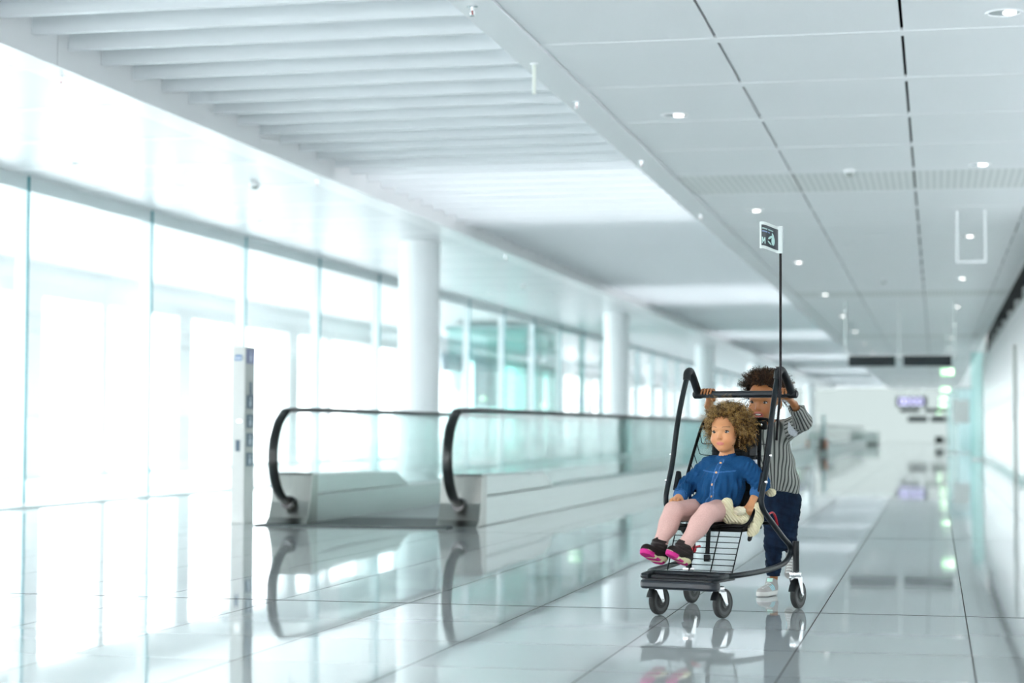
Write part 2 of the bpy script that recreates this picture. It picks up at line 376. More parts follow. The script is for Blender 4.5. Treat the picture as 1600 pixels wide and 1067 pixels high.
# things on the terrace outside the glazing
r = empty('glass_vestibule', (-9.9, 46.5, 0)); tag(r, 'teal glass vestibule outside the windows between the first two round columns', 'vestibule')
m_vg = glass('vestibule_glass', (0.62, 0.84, 0.81), 1.0)
MB().box(0, 0, 0.06, 0.03, 4.3, 3.3).build('pane', m_vg, r); MB().box(-2.0, 0, 0.06, 0, 0.03, 3.3).build('pane', m_vg, r); MB().box(-2.0, 4.27, 0.06, 0, 4.3, 3.3).build('pane', m_vg, r)
MB().box(-2.05, -0.05, 0, 0.06, 4.35, 0.06).build('base', m_alu, r); MB().box(-2.05, -0.05, 3.3, 0.06, 4.35, 3.4).build('roof', mat('vestibule_trim', (0.25, 0.42, 0.42), 0.4), r)
for q in (0, 1.45, 2.9, 4.25): MB().box(-0.01, q, 0.06, 0.05, q+0.06, 3.3).build('mullion', mat('vestibule_trim'), r)
m_hb = mat('hoarding_blue_grey', (0.16, 0.27, 0.33), 0.6)
r = empty('outdoor_screen', (-13.6, 56.3, 0)); tag(r, 'blue-grey screen panel on posts outside, left of the teal glass vestibule', 'screen')
MB().box(0, 0, 1.5, 0.08, 2.9, 3.0).build('panel', m_hb, r)
for q in (0.1, 2.7): MB().box(0.01, q, 0, 0.07, q+0.08, 1.5).build('post', m_alu, r)
r = empty('outdoor_screen', (-13.6, 52.4, 0)); tag(r, 'smaller blue-grey screen panel outside, just right of the nearest round column', 'screen')
MB().box(0, 0, 2.45, 0.08, 2.2, 2.95).build('panel', m_hb, r)
for q in (0.1, 2.0): MB().box(0.01, q, 0, 0.07, q+0.08, 2.45).build('post', m_alu, r)
# slim post on the right-hand wall
r = empty('door_post', (XR-0.05, 33.6, 0)); tag(r, 'slim grey metal post standing against the right-hand white wall', 'post')
MB().box(-0.03, 0, 0, 0.045, 0.13, 2.3).build('upright', mat('post_grey', (0.45, 0.48, 0.46), 0.4, 0.4), r)
MB().box(-0.036, 0.02, 1.0, -0.03, 0.11, 1.3).build('card_reader', mat('reader_blue', (0.03, 0.1, 0.16), 0.4), r)

# recessed ceiling lamps
def lamp(x, y, big=True):
    r = empty('recessed_downlight', (x, y, CZ))
    R = 0.115
    MB().lathe([(R*0.82, 0.0), (R*0.86, -0.006), (R, -0.007), (R*1.01, 0.0), (R*0.8, 0.004)], n=32).build('ring', m_strip, r, smooth=True)
    MB().lathe([(R*0.84, -0.002), (R*0.6, 0.02), (R*0.4, 0.025)], n=32).build('reflector', m_chrome, r, smooth=True)
    mb = MB()
    mb.ball((0.032, 0, -0.004), (0.042, 0.05, 0.012), 14)
    mb.build('bulb', mat('lamp_glow', (1, 1, 1), 0.5, emit=((1.0, 0.98, 0.94), 2.4)), r, smooth=True)
    return r
L0 = None
rows = [('right-hand', 0.43, [12.19, 19.17, 26.27, 33.6, 41.26, 48.3, 55.4, 62.4, 69.4]), ('middle', -2.09, [15.68, 22.74, 29.94, 37.2, 44.3, 51.3, 58.4, 65.4]),
        ('window-side', -8.3, [17.43, 22.75, 29.2, 35.76, 41.2, 48.2])]
for nm, x, ys in rows:
    for i, y in enumerate(ys):
        if L0 is None: o = L0 = lamp(x, y)
        else: o = copy_tree(L0); o.location = (x, y, CZ)
        if nm == 'window-side':
            for c in o.children:
                if c.name.startswith('bulb'): c.data = c.data.copy(); c.data.materials[0] = mat('lamp_unlit', (0.55, 0.58, 0.58), 0.3)
        tag(o, 'round recessed ceiling lamp, %s of the %s row counted from the front' % (('first' if i == 0 else ORD[i]), nm), 'ceiling lamp', 'recessed lamps of the %s ceiling row' % nm)
D0 = None
dets = [(-0.83, 19.36, 'white smoke detector on the ceiling just before the perforated strip'), (-0.87, 33.66, 'small smoke detector on the right-hand ceiling above the dark signs'),
        (-7.06, 19.26, 'dark smoke detector on the window-side ceiling, nearest the camera'), (-7.26, 33.8, 'faint smoke detector on the window-side ceiling between the two front columns')]
for x, y, lb in dets:
    if D0 is None:
        D0 = o = empty('smoke_detector', (x, y, CZ))
        MB().lathe([(0.055, 0), (0.055, -0.02), (0.045, -0.028)], n=20).build('base', m_strip, o, smooth=True)
        MB().lathe([(0.035, -0.028), (0.038, -0.05), (0.025, -0.062)], n=20).build('sensor', mat('sensor_grey', (0.35, 0.38, 0.36), 0.5), o, smooth=True)
    else: o = copy_tree(D0); o.location = (x, y, CZ)
    tag(o, lb, 'smoke detector')
S0 = None
for i, (x, y) in enumerate([(-2.75, 11.3), (-2.75, 14.8), (-2.75, 18.2), (-6.28, 13.0), (-6.28, 19.0), (-6.28, 28.0), (-2.75, 23.0)]):
    if S0 is None:
        S0 = o = empty('sprinkler_head', (x, y, CZ-0.012))
        MB().lathe([(0.035, 0), (0.035, -0.006), (0.014, -0.008), (0.012, -0.03)], n=16).build('rosette', m_chrome, o, smooth=True)
        b = MB(); b.tube([(-0.012, 0, -0.028), (-0.014, 0, -0.045), (0, 0, -0.058), (0.014, 0, -0.045), (0.012, 0, -0.028)], 0.003, 6); b.lathe([(0.016, -0.058), (0.018, -0.062)], n=12)
        b.build('deflector', m_chrome, o, smooth=True)
        MB().tube([(0, 0, -0.03), (0, 0, -0.055)], 0.004, 6).build('glass_bulb', mat('sprinkler_red', (0.5, 0.06, 0.05), 0.2), o)
    else: o = copy_tree(S0); o.location = (x, y, CZ-0.012)
    side = 'right' if x > -4 else 'left'
    idx = {0: 'nearest', 1: 'second', 2: 'third', 6: 'fourth', 3: 'nearest', 4: 'second', 5: 'third'}[i]
    tag(o, 'small ceiling sprinkler, %s on the long beam to the %s of the louvres' % (idx, side), 'sprinkler', 'sprinklers under the long beams')
r = empty('hanging_rod', (-2.76, 13.2, CZ-0.012)); tag(r, 'short white rod hanging from the beam right of the louvres', 'rod')
MB().lathe([(0.03, 0), (0.03, -0.008)], n=16).build('mount', m_strip, r); MB().tube([(0, 0, -0.008), (0, 0, -0.215)], 0.014, 12).build('rod', mat('rod_ivory', (0.8, 0.83, 0.76), 0.4), r, smooth=True)
r = empty('sign_hanger', (0.26, 23.2, CZ)); tag(r, 'slim white frame hanging from the ceiling in front of a recessed lamp', 'hanging frame')
MB().box(-0.012, -0.01, -0.62, 0.012, 0.01, 0).build('rod', m_strip, r); MB().box(0.31, -0.01, -0.62, 0.334, 0.01, 0).build('rod', m_strip, r); MB().box(-0.012, -0.012, -0.62, 0.334, 0.012, -0.595).build('crossbar', m_strip, r)

# suspended signs
def signs(y, z0, z1, spans, rods, name, label):
    r = empty(name, (0, y, 0)); tag(r, label, 'sign')
    for a, e in spans: MB().box(a, 0, z0, e, 0.14, z1).build('sign_box', m_dark, r, bevel=0.01)
    for x in rods: MB().tube([(x, 0.07, z1-0.1), (x, 0.07, CZ-0.002)], 0.014, 8).build('rod', m_alu, r, smooth=True)
    return r
rs = signs(39, 2.11, 2.32, [(-1.70, -0.78), (-0.63, 0.32)], [-1.76, -0.705, 0.38], 'suspended_sign', 'nearest pair of dark blank signs hanging side by side from the ceiling')
MB().box(-1.77, 0.05, 2.30, 0.40, 0.09, 2.34).build('rail', m_alu, rs)
signs(101, 1.76, 1.96, [(-1.80, -0.80), (-0.55, 0.45)], [-1.75, -0.67, 0.4], 'suspended_sign', 'second pair of dark hanging signs, under the lit digital display')
signs(128-6, 1.35, 1.7, [(-1.7, -0.5), (-0.3, 0.6)], [-1.6, 0.5], 'suspended_sign', 'farthest low pair of dark hanging signs at the corridor end')
r = empty('digital_display', (-1.15, 96, 2.18)); tag(r, 'lit digital display with four glowing white characters far down the corridor', 'display')
MB().box(-0.75, 0, -0.2, 0.75, 0.12, 0.3).build('housing', mat('display_housing', (0.05, 0.06, 0.08), 0.5), r)
for x in (-0.48, -0.24, 0.1, 0.42):
    g = MB(); pts = [(x+0.11*math.cos(t*PI/6), -0.012, 0.06+0.16*math.sin(t*PI/6)) for t in range(12)]
    g.tube(pts, 0.03, 6, closed=True); g.build('character', mat('display_glow', (0.5, 0.5, 0.6), 0.5, emit=((0.62, 0.60, 1.0), 1.1)), r)
for x in (-0.6, 0.6): MB().tube([(x, 0.06, 0.3), (x, 0.06, CZ-2.182)], 0.015, 6).build('rod', m_alu, r)

# green emergency signs down the right side
E0 = None
for i, (x, y, z) in enumerate([(0.26, 44.0, 2.14), (0.30, 62, 2.12), (0.28, 79, 2.1), (0.30, 92, 2.0), (0.25, 104, 1.93), (0.2, 116, 1.9)]):
    if E0 is None:
        E0 = o = empty('exit_sign', (x, y, z))
        MB().box(-0.15, 0.0, -0.09, 0.15, 0.05, 0.09).build('housing', m_strip, o)
        MB().box(-0.14, -0.006, -0.08, 0.14, 0.0, 0.08).build('face', mat('sign_green', (0.02, 0.5, 0.2), 0.5, emit=((0.45, 1.0, 0.45), 0.8)), o)
        b = MB(); b.box(0.03, -0.012, -0.05, 0.12, -0.007, 0.06); b.box(-0.12, -0.012, -0.012, -0.03, -0.007, 0.012)
        b.prism([(-0.05, -0.05), (-0.05, 0.05), (-0.0, 0.0)], 'y', -0.012, -0.007)
        b.build('pictogram', mat('sign_white', (0.9, 1, 0.9), 0.5, emit=((0.9, 1.0, 0.85), 2.0)), o)
        MB().tube([(0, 0.025, 0.09), (0, 0.025, 0.55)], 0.008, 6).build('rod', m_alu, o)
    else:
        o = copy_tree(E0); o.location = (x, y, z)
    tag(o, 'green lit emergency exit sign, %s in the line hanging along the right side' % ORD[i], 'exit sign', 'green exit signs hanging along the corridor')
for o in [o for o in bpy.data.objects if o.name.startswith('exit_sign')]:
    for c in o.children:
        if c.name.startswith('rod'): c.scale.z = (CZ-o.location.z-0.001)/0.55; c.location.z = 0

# moving walkways
m_hand = mat('handrail_rubber', (0.005, 0.008, 0.008), 0.35)
m_bal = glass('walkway_glass', (0.90, 0.968, 0.958), 1.0)
m_skirt = add_noise(mat('skirt_aluminium', (0.60, 0.65, 0.63), 0.32, 0.55), 14, 0.04, stretch=(1, 0.05, 6))
def balustrade(root, xa, xb, Y0, Y1, long_box=True):
    xc = (xa+xb)/2
    s = MB()
    s.prism([(Y0+0.2, 0), (Y1, 0), (Y1, 0.25), (Y0+0.24, 0.25)], 'x', xa+0.0, xb-0.0)
    s.build('skirt', m_skirt, root, bevel=0.008)
    t = MB(); t.prism([(Y0+0.24, 0.255), (Y0+3.35, 0.255), (Y0+2.9, 0.40), (Y0+0.25, 0.435)], 'x', xa+0.03, xb-0.015)
    t.build('drive_cover', m_skirt, root, bevel=0.01)
    n = MB(); n.prism([(Y0-0.12, 0), (Y0+0.24, 0), (Y0+0.26, 0.438), (Y0+0.10, 0.43), (Y0+0.05, 0.2), (Y0-0.02, 0.06)], 'x', xa-0.008, xb+0.008)
    n.build('newel', m_steel, root, bevel=0.006)
    MB().box(xa+0.02, Y0+0.16, 0.30, xb-0.02, Y0+0.19, 0.445).build('brush_slot', m_rubber, root)
    MB().lathe([(0.055, Y0-0.06), (0.06, Y0-0.02), (0.05, Y0+0.10)], c=(xc, 0, 0.19), axis='y', n=20).build('handrail_inlet', m_rubber, root, smooth=True)
    # handrail
    pts = [(xc, Y0+0.75, 1.0), (xc, Y0+0.5, 0.998)]
    for k in range(1, 14):
        a = PI/2+PI*k/14*1.04
        pts.append((xc, Y0+0.10+0.42*math.cos(a)*1.2-0.02, 0.59+0.41*math.sin(a)))
    pts += [(xc, Y0+0.02, 0.19)]
    P = [Vector((xc, Y1, 1.0))]+curve(pts, 5)
    MB().tube(P, 0.046, 12, flat=0.5).build('handrail', m_hand, root, smooth=True)
    g = MB(); yy = Y0+0.5; first = True
    outline = [(Y0+0.28, 0.43)]+[(Y0+0.10+0.35*math.cos(PI/2+PI*k/14)*1.2, 0.59+0.375*math.sin(PI/2+PI*k/14)) for k in range(12, -1, -1)]+[(Y0+1.5, 0.965), (Y0+1.5, 0.42)]
    g.prism(outline, 'x', xc-0.006, xc+0.006)
    g.build('glass_panel', glass('end_glass', (0.985, 0.995, 0.992), 1.0), root)
    yy = Y0+1.51; i = 0
    while yy < Y1:
        if i < 12:
            MB().box(xc-0.006, yy, 0.25 if yy > Y0+3 else 0.3, xc+0.006, min(yy+2.2, Y1), 0.985).build('glass_panel', m_bal, root); yy += 2.212
        else:
            MB().box(xc-0.006, yy, 0.25, xc+0.006, Y1, 0.985).build('glass_panel', m_bal, root); yy = Y1
        i += 1
def walkway(Y0, Y1, label):
    r = empty('moving_walkway', (0, 0, 0)); tag(r, label, 'moving walkway')
    balustrade(r, -4.15, -3.80, Y0, Y1); balustrade(r, -5.68, -5.33, Y0, Y1)
    b = MB().box(-5.33, Y0+1.2, 0.0, -4.15, Y1, 0.012)
    nt = b.build('tread_belt', mat('tread_grey', (0.30, 0.33, 0.33), 0.45, 0.3), r)
    MB().box(-5.7, Y0-0.34, 0.0, -4.0, Y0-0.125, 0.014).box(-5.33, Y0-0.125, 0.0, -4.15, Y0+1.2, 0.014).build('entry_plate', mat('comb_plate', (0.03, 0.045, 0.045), 0.5), r)
    return r
walkway(15.95, 62.5, 'glass-sided moving walkway with black handrails and metal skirts, nearest the camera')
walkway(70.0, 110.0, 'far moving walkway continuing down the corridor behind the boy')

# information pylon by the walkway entrance
r = empty('information_pylon', (-6.02, 15.9, 0)); tag(r, 'slim brushed steel information pylon with small blue pictogram plates left of the walkway', 'pylon')
MB().box(0, 0, 0.0, 0.122, 0.25, 0.72).box(0.0, 0.0, 0.723, 0.122, 0.25, 1.55).build('post', add_noise(mat('pylon_steel', (0.46, 0.48, 0.465), 0.4, 0.35), 30, 0.05, stretch=(8, 8, 1)), r, bevel=0.004)
m_pl = mat('plate_blue', (0.12, 0.22, 0.42), 0.3); m_pd = mat('plate_dark', (0.05, 0.1, 0.15), 0.3); m_pw = mat('plate_mark', (0.62, 0.7, 0.78), 0.4)
def plate(parent, y0, z0, y1, z1, m=m_pd, mark=True):
    p = MB().box(0.122, y0, z0, 0.126, y1, z1).build('sign_plate', m, parent)
    if mark:
        b = MB(); yc = (y0+y1)/2; b.ball((0.127, yc, z1-0.03), (0.002, 0.02, 0.012), 8); b.box(0.126, yc-0.02, z0+0.02, 0.128, yc+0.02, z1-0.05)
        b.build('pictogram', m_pw, p)
    return p
plate(r, 0.02, 1.40, 0.235, 1.53, mat('plate_violet', (0.18, 0.2, 0.36), 0.3))
plate(r, 0.11, 1.12, 0.17, 1.24, mark=False)
for z in (0.88, 0.71, 0.545, 0.375)[:4]: plate(r, 0.04, z+0.16-0.035, 0.215, z+0.16+0.085)
bp = MB().prism([(0.022, 1.425), (0.092, 1.425), (0.092, 1.475), (0.04, 1.478), (0.025, 1.46)], 'y', -0.004, 0.0).build('sign_plate', m_pl, r)
MB().box(0.03, -0.006, 1.44, 0.085, -0.004, 1.455).build('pictogram', m_pw, bp)
MB().box(0.04, -0.004, 0.63, 0.08, 0, 0.73).build('control_panel', m_pd, r)
MB().box(0.055, -0.012, 0.885, 0.095, 0, 0.905).build('latch', m_chrome, r)

# small things at the far end
r = empty('parked_trolley', (0.18, 101, 0)); tag(r, 'small dark boxy trolley parked far down the corridor', 'trolley')
MB().box(-0.22, 0, 0.16, 0.22, 0.7, 0.52).build('body', mat('trolley_dark', (0.015, 0.03, 0.03), 0.5), r, bevel=0.03)
for x in (-0.17, 0.17):
    for y in (0.1, 0.6): MB().lathe([(0.08, -0.02), (0.08, 0.02)], c=(x, y, 0.08), axis='x', n=14).build('wheel', m_rubber, r)
r = empty('barrier_post', (-3.75, 66.5, 0)); tag(r, 'teal post with an orange and dark box at its foot, right of the boy', 'post')
MB().box(-0.05, 0, 0, 0.05, 0.1, 1.35).build('upright', mat('post_teal', (0.35, 0.5, 0.5), 0.4), r)
MB().box(-0.11, -0.12, 0.12, 0.06, -0.01, 0.55).build('box', mat('box_dark', (0.08, 0.08, 0.07), 0.5), r); MB().box(0.061, -0.12, 0.2, 0.13, -0.01, 0.5).build('panel', mat('box_orange', (0.6, 0.2, 0.1), 0.5), r)
r = empty('service_cabinet', (-6.4, 112, 0)); tag(r, 'pale grey low cabinet against the end of the corridor', 'cabinet')
MB().box(0, 0, 0.08, 3.2, 1.0, 0.7).build('body', mat('cabinet_grey', (0.5, 0.56, 0.53), 0.5), r, bevel=0.02); MB().box(0.04, 0.04, 0, 3.16, 0.9, 0.08).build('plinth', m_rubber, r)
# ================================================================== the subject
CO = Vector((-1.0793, 8.6307, 0)); CR = -math.atan2(0.29821, 0.95450)
m_tube = mat('anthracite_tube', (0.010, 0.014, 0.017), 0.30)
m_plast = mat('black_plastic', (0.008, 0.010, 0.012), 0.38)
for _m in ('anthracite_tube', 'black_plastic'): nodes(MATS[_m])[1].inputs['Specular IOR Level'].default_value = 0.4
m_wire = mat('black_wire', (0.005, 0.005, 0.006), 0.4)
m_seat = mat('seat_black', (0.010, 0.011, 0.012), 0.55)
m_zinc = mat('zinc_plate', (0.78, 0.79, 0.80), 0.22, 0.9)
m_tyre = add_noise(mat('grey_tyre', (0.030, 0.032, 0.032), 0.55), 80, 0.15)
m_red = mat('red_plastic', (0.45, 0.012, 0.03), 0.35)
cart = empty('child_trolley', CO, CR)
tag(cart, 'dark tubular child trolley with wire seat, tray, four swivel wheels and tall flag', 'trolley')

# platform with rubber bumper
b = MB()
def rrect(x0, y0, x1, y1, r, n=5):
    out = []
    for cx, cy_, a in ((x1-r, y0+r, -PI/2), (x1-r, y1-r, 0), (x0+r, y1-r, PI/2), (x0+r, y0+r, PI)):
        for k in range(n+1): t = a+PI/2*k/n; out.append((cx+r*math.cos(t), cy_+r*math.sin(t)))
    return out
b.prism(rrect(-0.190, -0.152, 0.184, -0.062, 0.035), 'z', 0.128, 0.168)
b.build('bumper', mat('bumper_rubber', (0.010, 0.014, 0.020), 0.32), cart, smooth=True, bevel=0.012, seg=3)
b = MB(); b.prism(rrect(-0.183, -0.142, 0.183, 0.10, 0.03), 'z', 0.165, 0.176)
for k in range(11): b.box(-0.165, -0.118+0.019*k, 0.176, 0.165, -0.110+0.019*k, 0.184)
b.build('footplate', m_plast, cart, bevel=0.002)
P = curve([(-0.14, -0.133, 0.184), (-0.178, -0.12, 0.184), (-0.186, -0.07, 0.186), (-0.186, 0.0, 0.19)], 6); Q = [Vector((-p.x, p.y, p.z)) for p in reversed(P)]
MB().tube(P+Q, 0.0135, 10).build('tray_rim', m_tube, cart, smooth=True)
# side frames
for s in (-1, 1):
    P = curve([(0.186*s, -0.02, 0.188), (0.225*s, 0.06, 0.193), (0.246*s, 0.30, 0.200), (0.250*s, 0.47, 0.215), (0.250*s, 0.545, 0.238), (0.250*s, 0.578, 0.27), (0.250*s, 0.565, 0.30),
               (0.247*s, 0.50, 0.335), (0.244*s, 0.37, 0.41), (0.241*s, 0.275, 0.468), (0.239*s, 0.248, 0.51), (0.239*s, 0.262, 0.56), (0.239*s, 0.315, 0.67), (0.237*s, 0.37, 0.86), (0.234*s, 0.425, 1.0), (0.232*s, 0.468, 1.085)], 6)
    MB().tube(P, 0.0128, 14).build('side_frame', m_tube, cart, smooth=True)
    P = curve([(0.232*s, 0.464, 1.075), (0.232*s, 0.475, 1.108), (0.234*s, 0.51, 1.118), (0.237*s, 0.55, 1.088), (0.240*s, 0.60, 1.035), (0.241*s, 0.625, 1.008)], 6)
    MB().tube(P, [0.0165]*4+[0.0175]*(len(P)-4), 14, flat=1.1).build('grip_bow', m_plast, cart, smooth=True)
    MB().tube([(0.275*s, 0.583, 0.172), (0.275*s, 0.583, 0.318)], 0.0155, 16).build('caster_post', m_plast, cart, smooth=True)
    for (yy, zz) in ((0.396, 0.72), (0.343, 0.60)): MB().lathe([(0.007, 0.247), (0.007, 0.2545), (0.003, 0.2565)] if s > 0 else [(0.007, -0.247), (0.007, -0.2545), (0.003, -0.2565)], c=(0, yy-0.065, zz), axis='x', n=12).build('bolt', m_chrome, cart)
b = MB(); b.tube([(-0.262, 0.625, 1.008), (0.262, 0.625, 1.008)], 0.0168, 18); b.build('handle_bar', mat('bar_foam', (0.014, 0.018, 0.023), 0.34), cart, smooth=True)
for s in (-1, 1): MB().lathe([(0.0185, 0.222*s), (0.0205, 0.23*s), (0.0205, 0.262*s), (0.014, 0.268*s)], c=(0, 0.625, 1.008), axis='x', n=18).build('end_sleeve', m_plast, cart, smooth=True)
MB().tube([(-0.244, 0.36, 0.41), (0.244, 0.36, 0.41)], 0.008, 10).build('cross_tube', m_tube, cart, smooth=True)

# castors
def castor(x, y, ang, top):
    r = empty('castor', (x, y, 0), ang); r.parent = cart
    MB().lathe([(0.020, top), (0.028, top-0.004), (0.028, top-0.012), (0.023, top-0.015), (0.029, top-0.019), (0.024, top-0.027)], n=24).build('swivel_race', m_zinc, r, smooth=True)
    W = (0, 0.030, 0.0675)
    b = MB()
    for s in (-1, 1):
        x0, x1 = (s*0.0205, s*0.0235)
        b.prism([(-0.022, top-0.026), (0.026, top-0.026), (0.040, 0.068), (0.036, 0.058), (0.024, 0.058), (0.019, 0.068)], 'x', min(x0, x1), max(x0, x1))
    b.box(-0.0235, -0.022, top-0.029, 0.0235, 0.026, top-0.025)
    b.build('fork', m_zinc, r, bevel=0.001)
    MB().lathe([(0.004, -0.028), (0.0065, -0.026), (0.0065, 0.026), (0.004, 0.028)], c=W, axis='x', n=12).build('axle', m_chrome, r)
    w = MB().lathe([(0.050, -0.013), (0.060, -0.0135), (0.0655, -0.009), (0.0675, 0), (0.0655, 0.009), (0.060, 0.0135), (0.050, 0.013)], axis='x', n=40).build('wheel', m_tyre, r, smooth=True); w.location = W
    MB().lathe([(0.012, -0.017), (0.020, -0.017), (0.022, -0.009), (0.034, -0.0085), (0.036, -0.013), (0.050, -0.0135), (0.050, 0.0135), (0.036, 0.013), (0.034, 0.0085), (0.022, 0.009), (0.020, 0.017), (0.012, 0.017)], axis='x', n=40).build('hub', mat('hub_grey', (0.055, 0.06, 0.06), 0.45), w, smooth=True)
    b = MB(); pts = [(0, 0.03+0.076*math.cos(a), 0.0675+0.076*math.sin(a)) for a in [PI*0.55+PI*0.38*k/6 for k in range(7)]]
    b.tube(pts, 0.016, 8, flat=0.18); b.build('foot_guard', m_plast, r, smooth=True)
    return r
for x, y, a, t in ((0.152, -0.033, -0.19, 0.146), (-0.160, -0.033, -0.21, 0.146), (0.272, 0.583, -0.06, 0.176), (-0.275, 0.583, -0.10, 0.176)): castor(x, y, a, t)

# seat
b = MB(); b.prism([(0.205, 0.372), (0.212, 0.395), (0.44, 0.40), (0.44, 0.378)], 'x', -0.165, 0.165); b.build('seat_pan', m_seat, cart, bevel=0.006)
P = curve([(-0.13, 0.198, 0.398), (-0.163, 0.203, 0.40), (-0.183, 0.245, 0.42), (-0.190, 0.295, 0.477), (-0.191, 0.345, 0.55), (-0.190, 0.385, 0.63), (-0.182, 0.45, 0.75), (-0.172, 0.515, 0.862), (-0.155, 0.527, 0.885), (-0.13, 0.53, 0.89)], 6)
Q = [Vector((-p.x, p.y, p.z)) for p in reversed(P)]
MB().tube(P+Q, 0.0075, 10, closed=True).build('seat_hoop', m_wire, cart, smooth=True)
bp = lambda x, t: Vector((x, 0.425+0.105*t+0.03*math.sin(PI*t)-0.25*x*x*0, 0.405+0.48*t))
b = MB(); vs = []
for k in range(9):
    for x in (-0.125, 0.125): q = bp(x, k/8); vs += [q, q+Vector((0, 0.006, 0))]
fs = []
for k in range(8):
    a = k*4; fs += [(a, a+2, a+6, a+4), (a+1, a+5, a+7, a+3), (a, a+4, a+5, a+1), (a+2, a+3, a+7, a+6)]
fs += [(0, 1, 3, 2), (32, 34, 35, 33)]; b.add(vs, fs); b.build('backrest', mat('backrest_mesh', (0.018, 0.023, 0.027), 0.7), cart)
b = MB(); b.prism([(0.505, 0.838), (0.500, 0.876), (0.514, 0.882), (0.526, 0.842)], 'x', -0.16, 0.16); b.build('top_pad', m_seat, cart, bevel=0.006)
MB().lathe([(0.007, 0), (0.007, -0.004), (0.003, -0.006)], c=(0.136, 0.502, 0.861), axis='y', n=12).build('bolt', m_chrome, cart)
for i in range(15):
    x = -0.112+0.016*i; MB().tube([bp(x, t/6)-Vector((0, 0.006, 0)) for t in range(7)], 0.0019, 6).build('back_wire', m_wire, cart)
for i in range(5):
    t = 0.12+0.19*i; MB().tube([bp(-0.125, t)-Vector((0, 0.009, 0)), bp(0.125, t)-Vector((0, 0.009, 0))], 0.0022, 6).build('cross_wire', m_wire, cart)
hoop = lambda t: Vector((0.191-0.018*max(0, t-0.4)/0.6, 0.33+0.185*t+0.0*t, 0.535+0.33*t))
for s in (-1, 1):
    for i in range(7):
        t = 0.02+0.145*i; h = hoop(t); e = bp(0.122, max(0.02, 0.05+t*0.8)); h.x *= s; e.x *= s
        m = (h+e)/2; m.z -= 0.028; m.x += s*0.018
        MB().tube(curve([h, h*0.55+m*0.45-Vector((0, 0, 0.012)), m, e], 5), 0.0020, 6).build('side_wire', m_wire, cart, smooth=True)
    for i in range(5):
        y = 0.215+0.05*i; z0 = 0.40
        hz = 0.415+max(0, (y-0.25))*1.25
        MB().tube([(s*0.188, y+0.03, hz+0.02), (s*0.185, y+0.02, hz-0.02), (s*0.165, y, z0-0.005)], 0.0020, 6).build('side_wire', m_wire, cart)
# front grille
gp = lambda x, t: Vector((x*(1-0.03*t), 0.205-0.108*t, 0.388-0.196*t))
for x in (-0.165, -0.055, 0.055, 0.165): MB().tube([gp(x, 0), gp(x, 1)], 0.0030, 8).build('grille_upright', m_wire, cart)
for i in range(8): t = 0.06+0.128*i; MB().tube([gp(-0.168, t)-Vector((0, 0.003, 0)), gp(0.168, t)-Vector((0, 0.003, 0))], 0.0022, 6).build('grille_wire', m_wire, cart)
# crotch strap with buckle
b = MB(); sp = [(0.005, 0.27, 0.404), (0.005, 0.205, 0.405), (0.004, 0.192, 0.385), (0.004, 0.182, 0.31), (0.003, 0.178, 0.27)]
b.tube(sp, 0.011, 8, flat=0.18); st = b.build('crotch_strap', m_seat, cart, smooth=True)
MB().box(-0.012, 0.168, 0.236, 0.018, 0.184, 0.268).build('buckle', m_plast, st, bevel=0.003)
b = MB(); b.tube(curve([(0.11, 0.50, 0.83), (0.118, 0.47, 0.76), (0.125, 0.44, 0.68), (0.12, 0.42, 0.6)], 4), 0.011, 8, flat=0.2); st = b.build('shoulder_strap', m_seat, cart, smooth=True)
MB().box(0.10, 0.438, 0.715, 0.135, 0.458, 0.765).build('buckle', m_plast, st, bevel=0.004); MB().box(0.123, 0.43, 0.66, 0.14, 0.44, 0.70).build('label_tag', mat('tag_white', (0.75, 0.78, 0.78), 0.5), st)
# hanging strap end, red lever, red clamp
b = MB(); b.tube(curve([(0.20, 0.33, 0.47), (0.192, 0.30, 0.42), (0.186, 0.27, 0.385), (0.178, 0.25, 0.33)], 5), [0.016]*8+[0.013]*7+[0.006], 8, flat=0.3); b.build('harness_strap', m_seat, cart, smooth=True)
MB().tube(curve([(0.236, 0.345, 0.452), (0.238, 0.385, 0.458), (0.240, 0.415, 0.438), (0.242, 0.435, 0.398)], 6), 0.006, 8, flat=0.7).build('red_lever', m_red, cart, smooth=True)
b = MB(); b.ball((-0.21, 0.50, 0.27), (0.014, 0.014, 0.02), 10); b.tube([(-0.21, 0.50, 0.275), (-0.17, 0.48, 0.285)], 0.006, 8); b.build('red_clamp', m_red, cart, smooth=True)
b = MB()
for s in (-1, 1): MB().prism([(0.285, 0.555), (0.325, 0.645), (0.345, 0.64), (0.352, 0.60), (0.325, 0.55)], 'x', 0.213*s-0.010, 0.213*s+0.010).build('side_bracket', m_plast, cart, bevel=0.005)
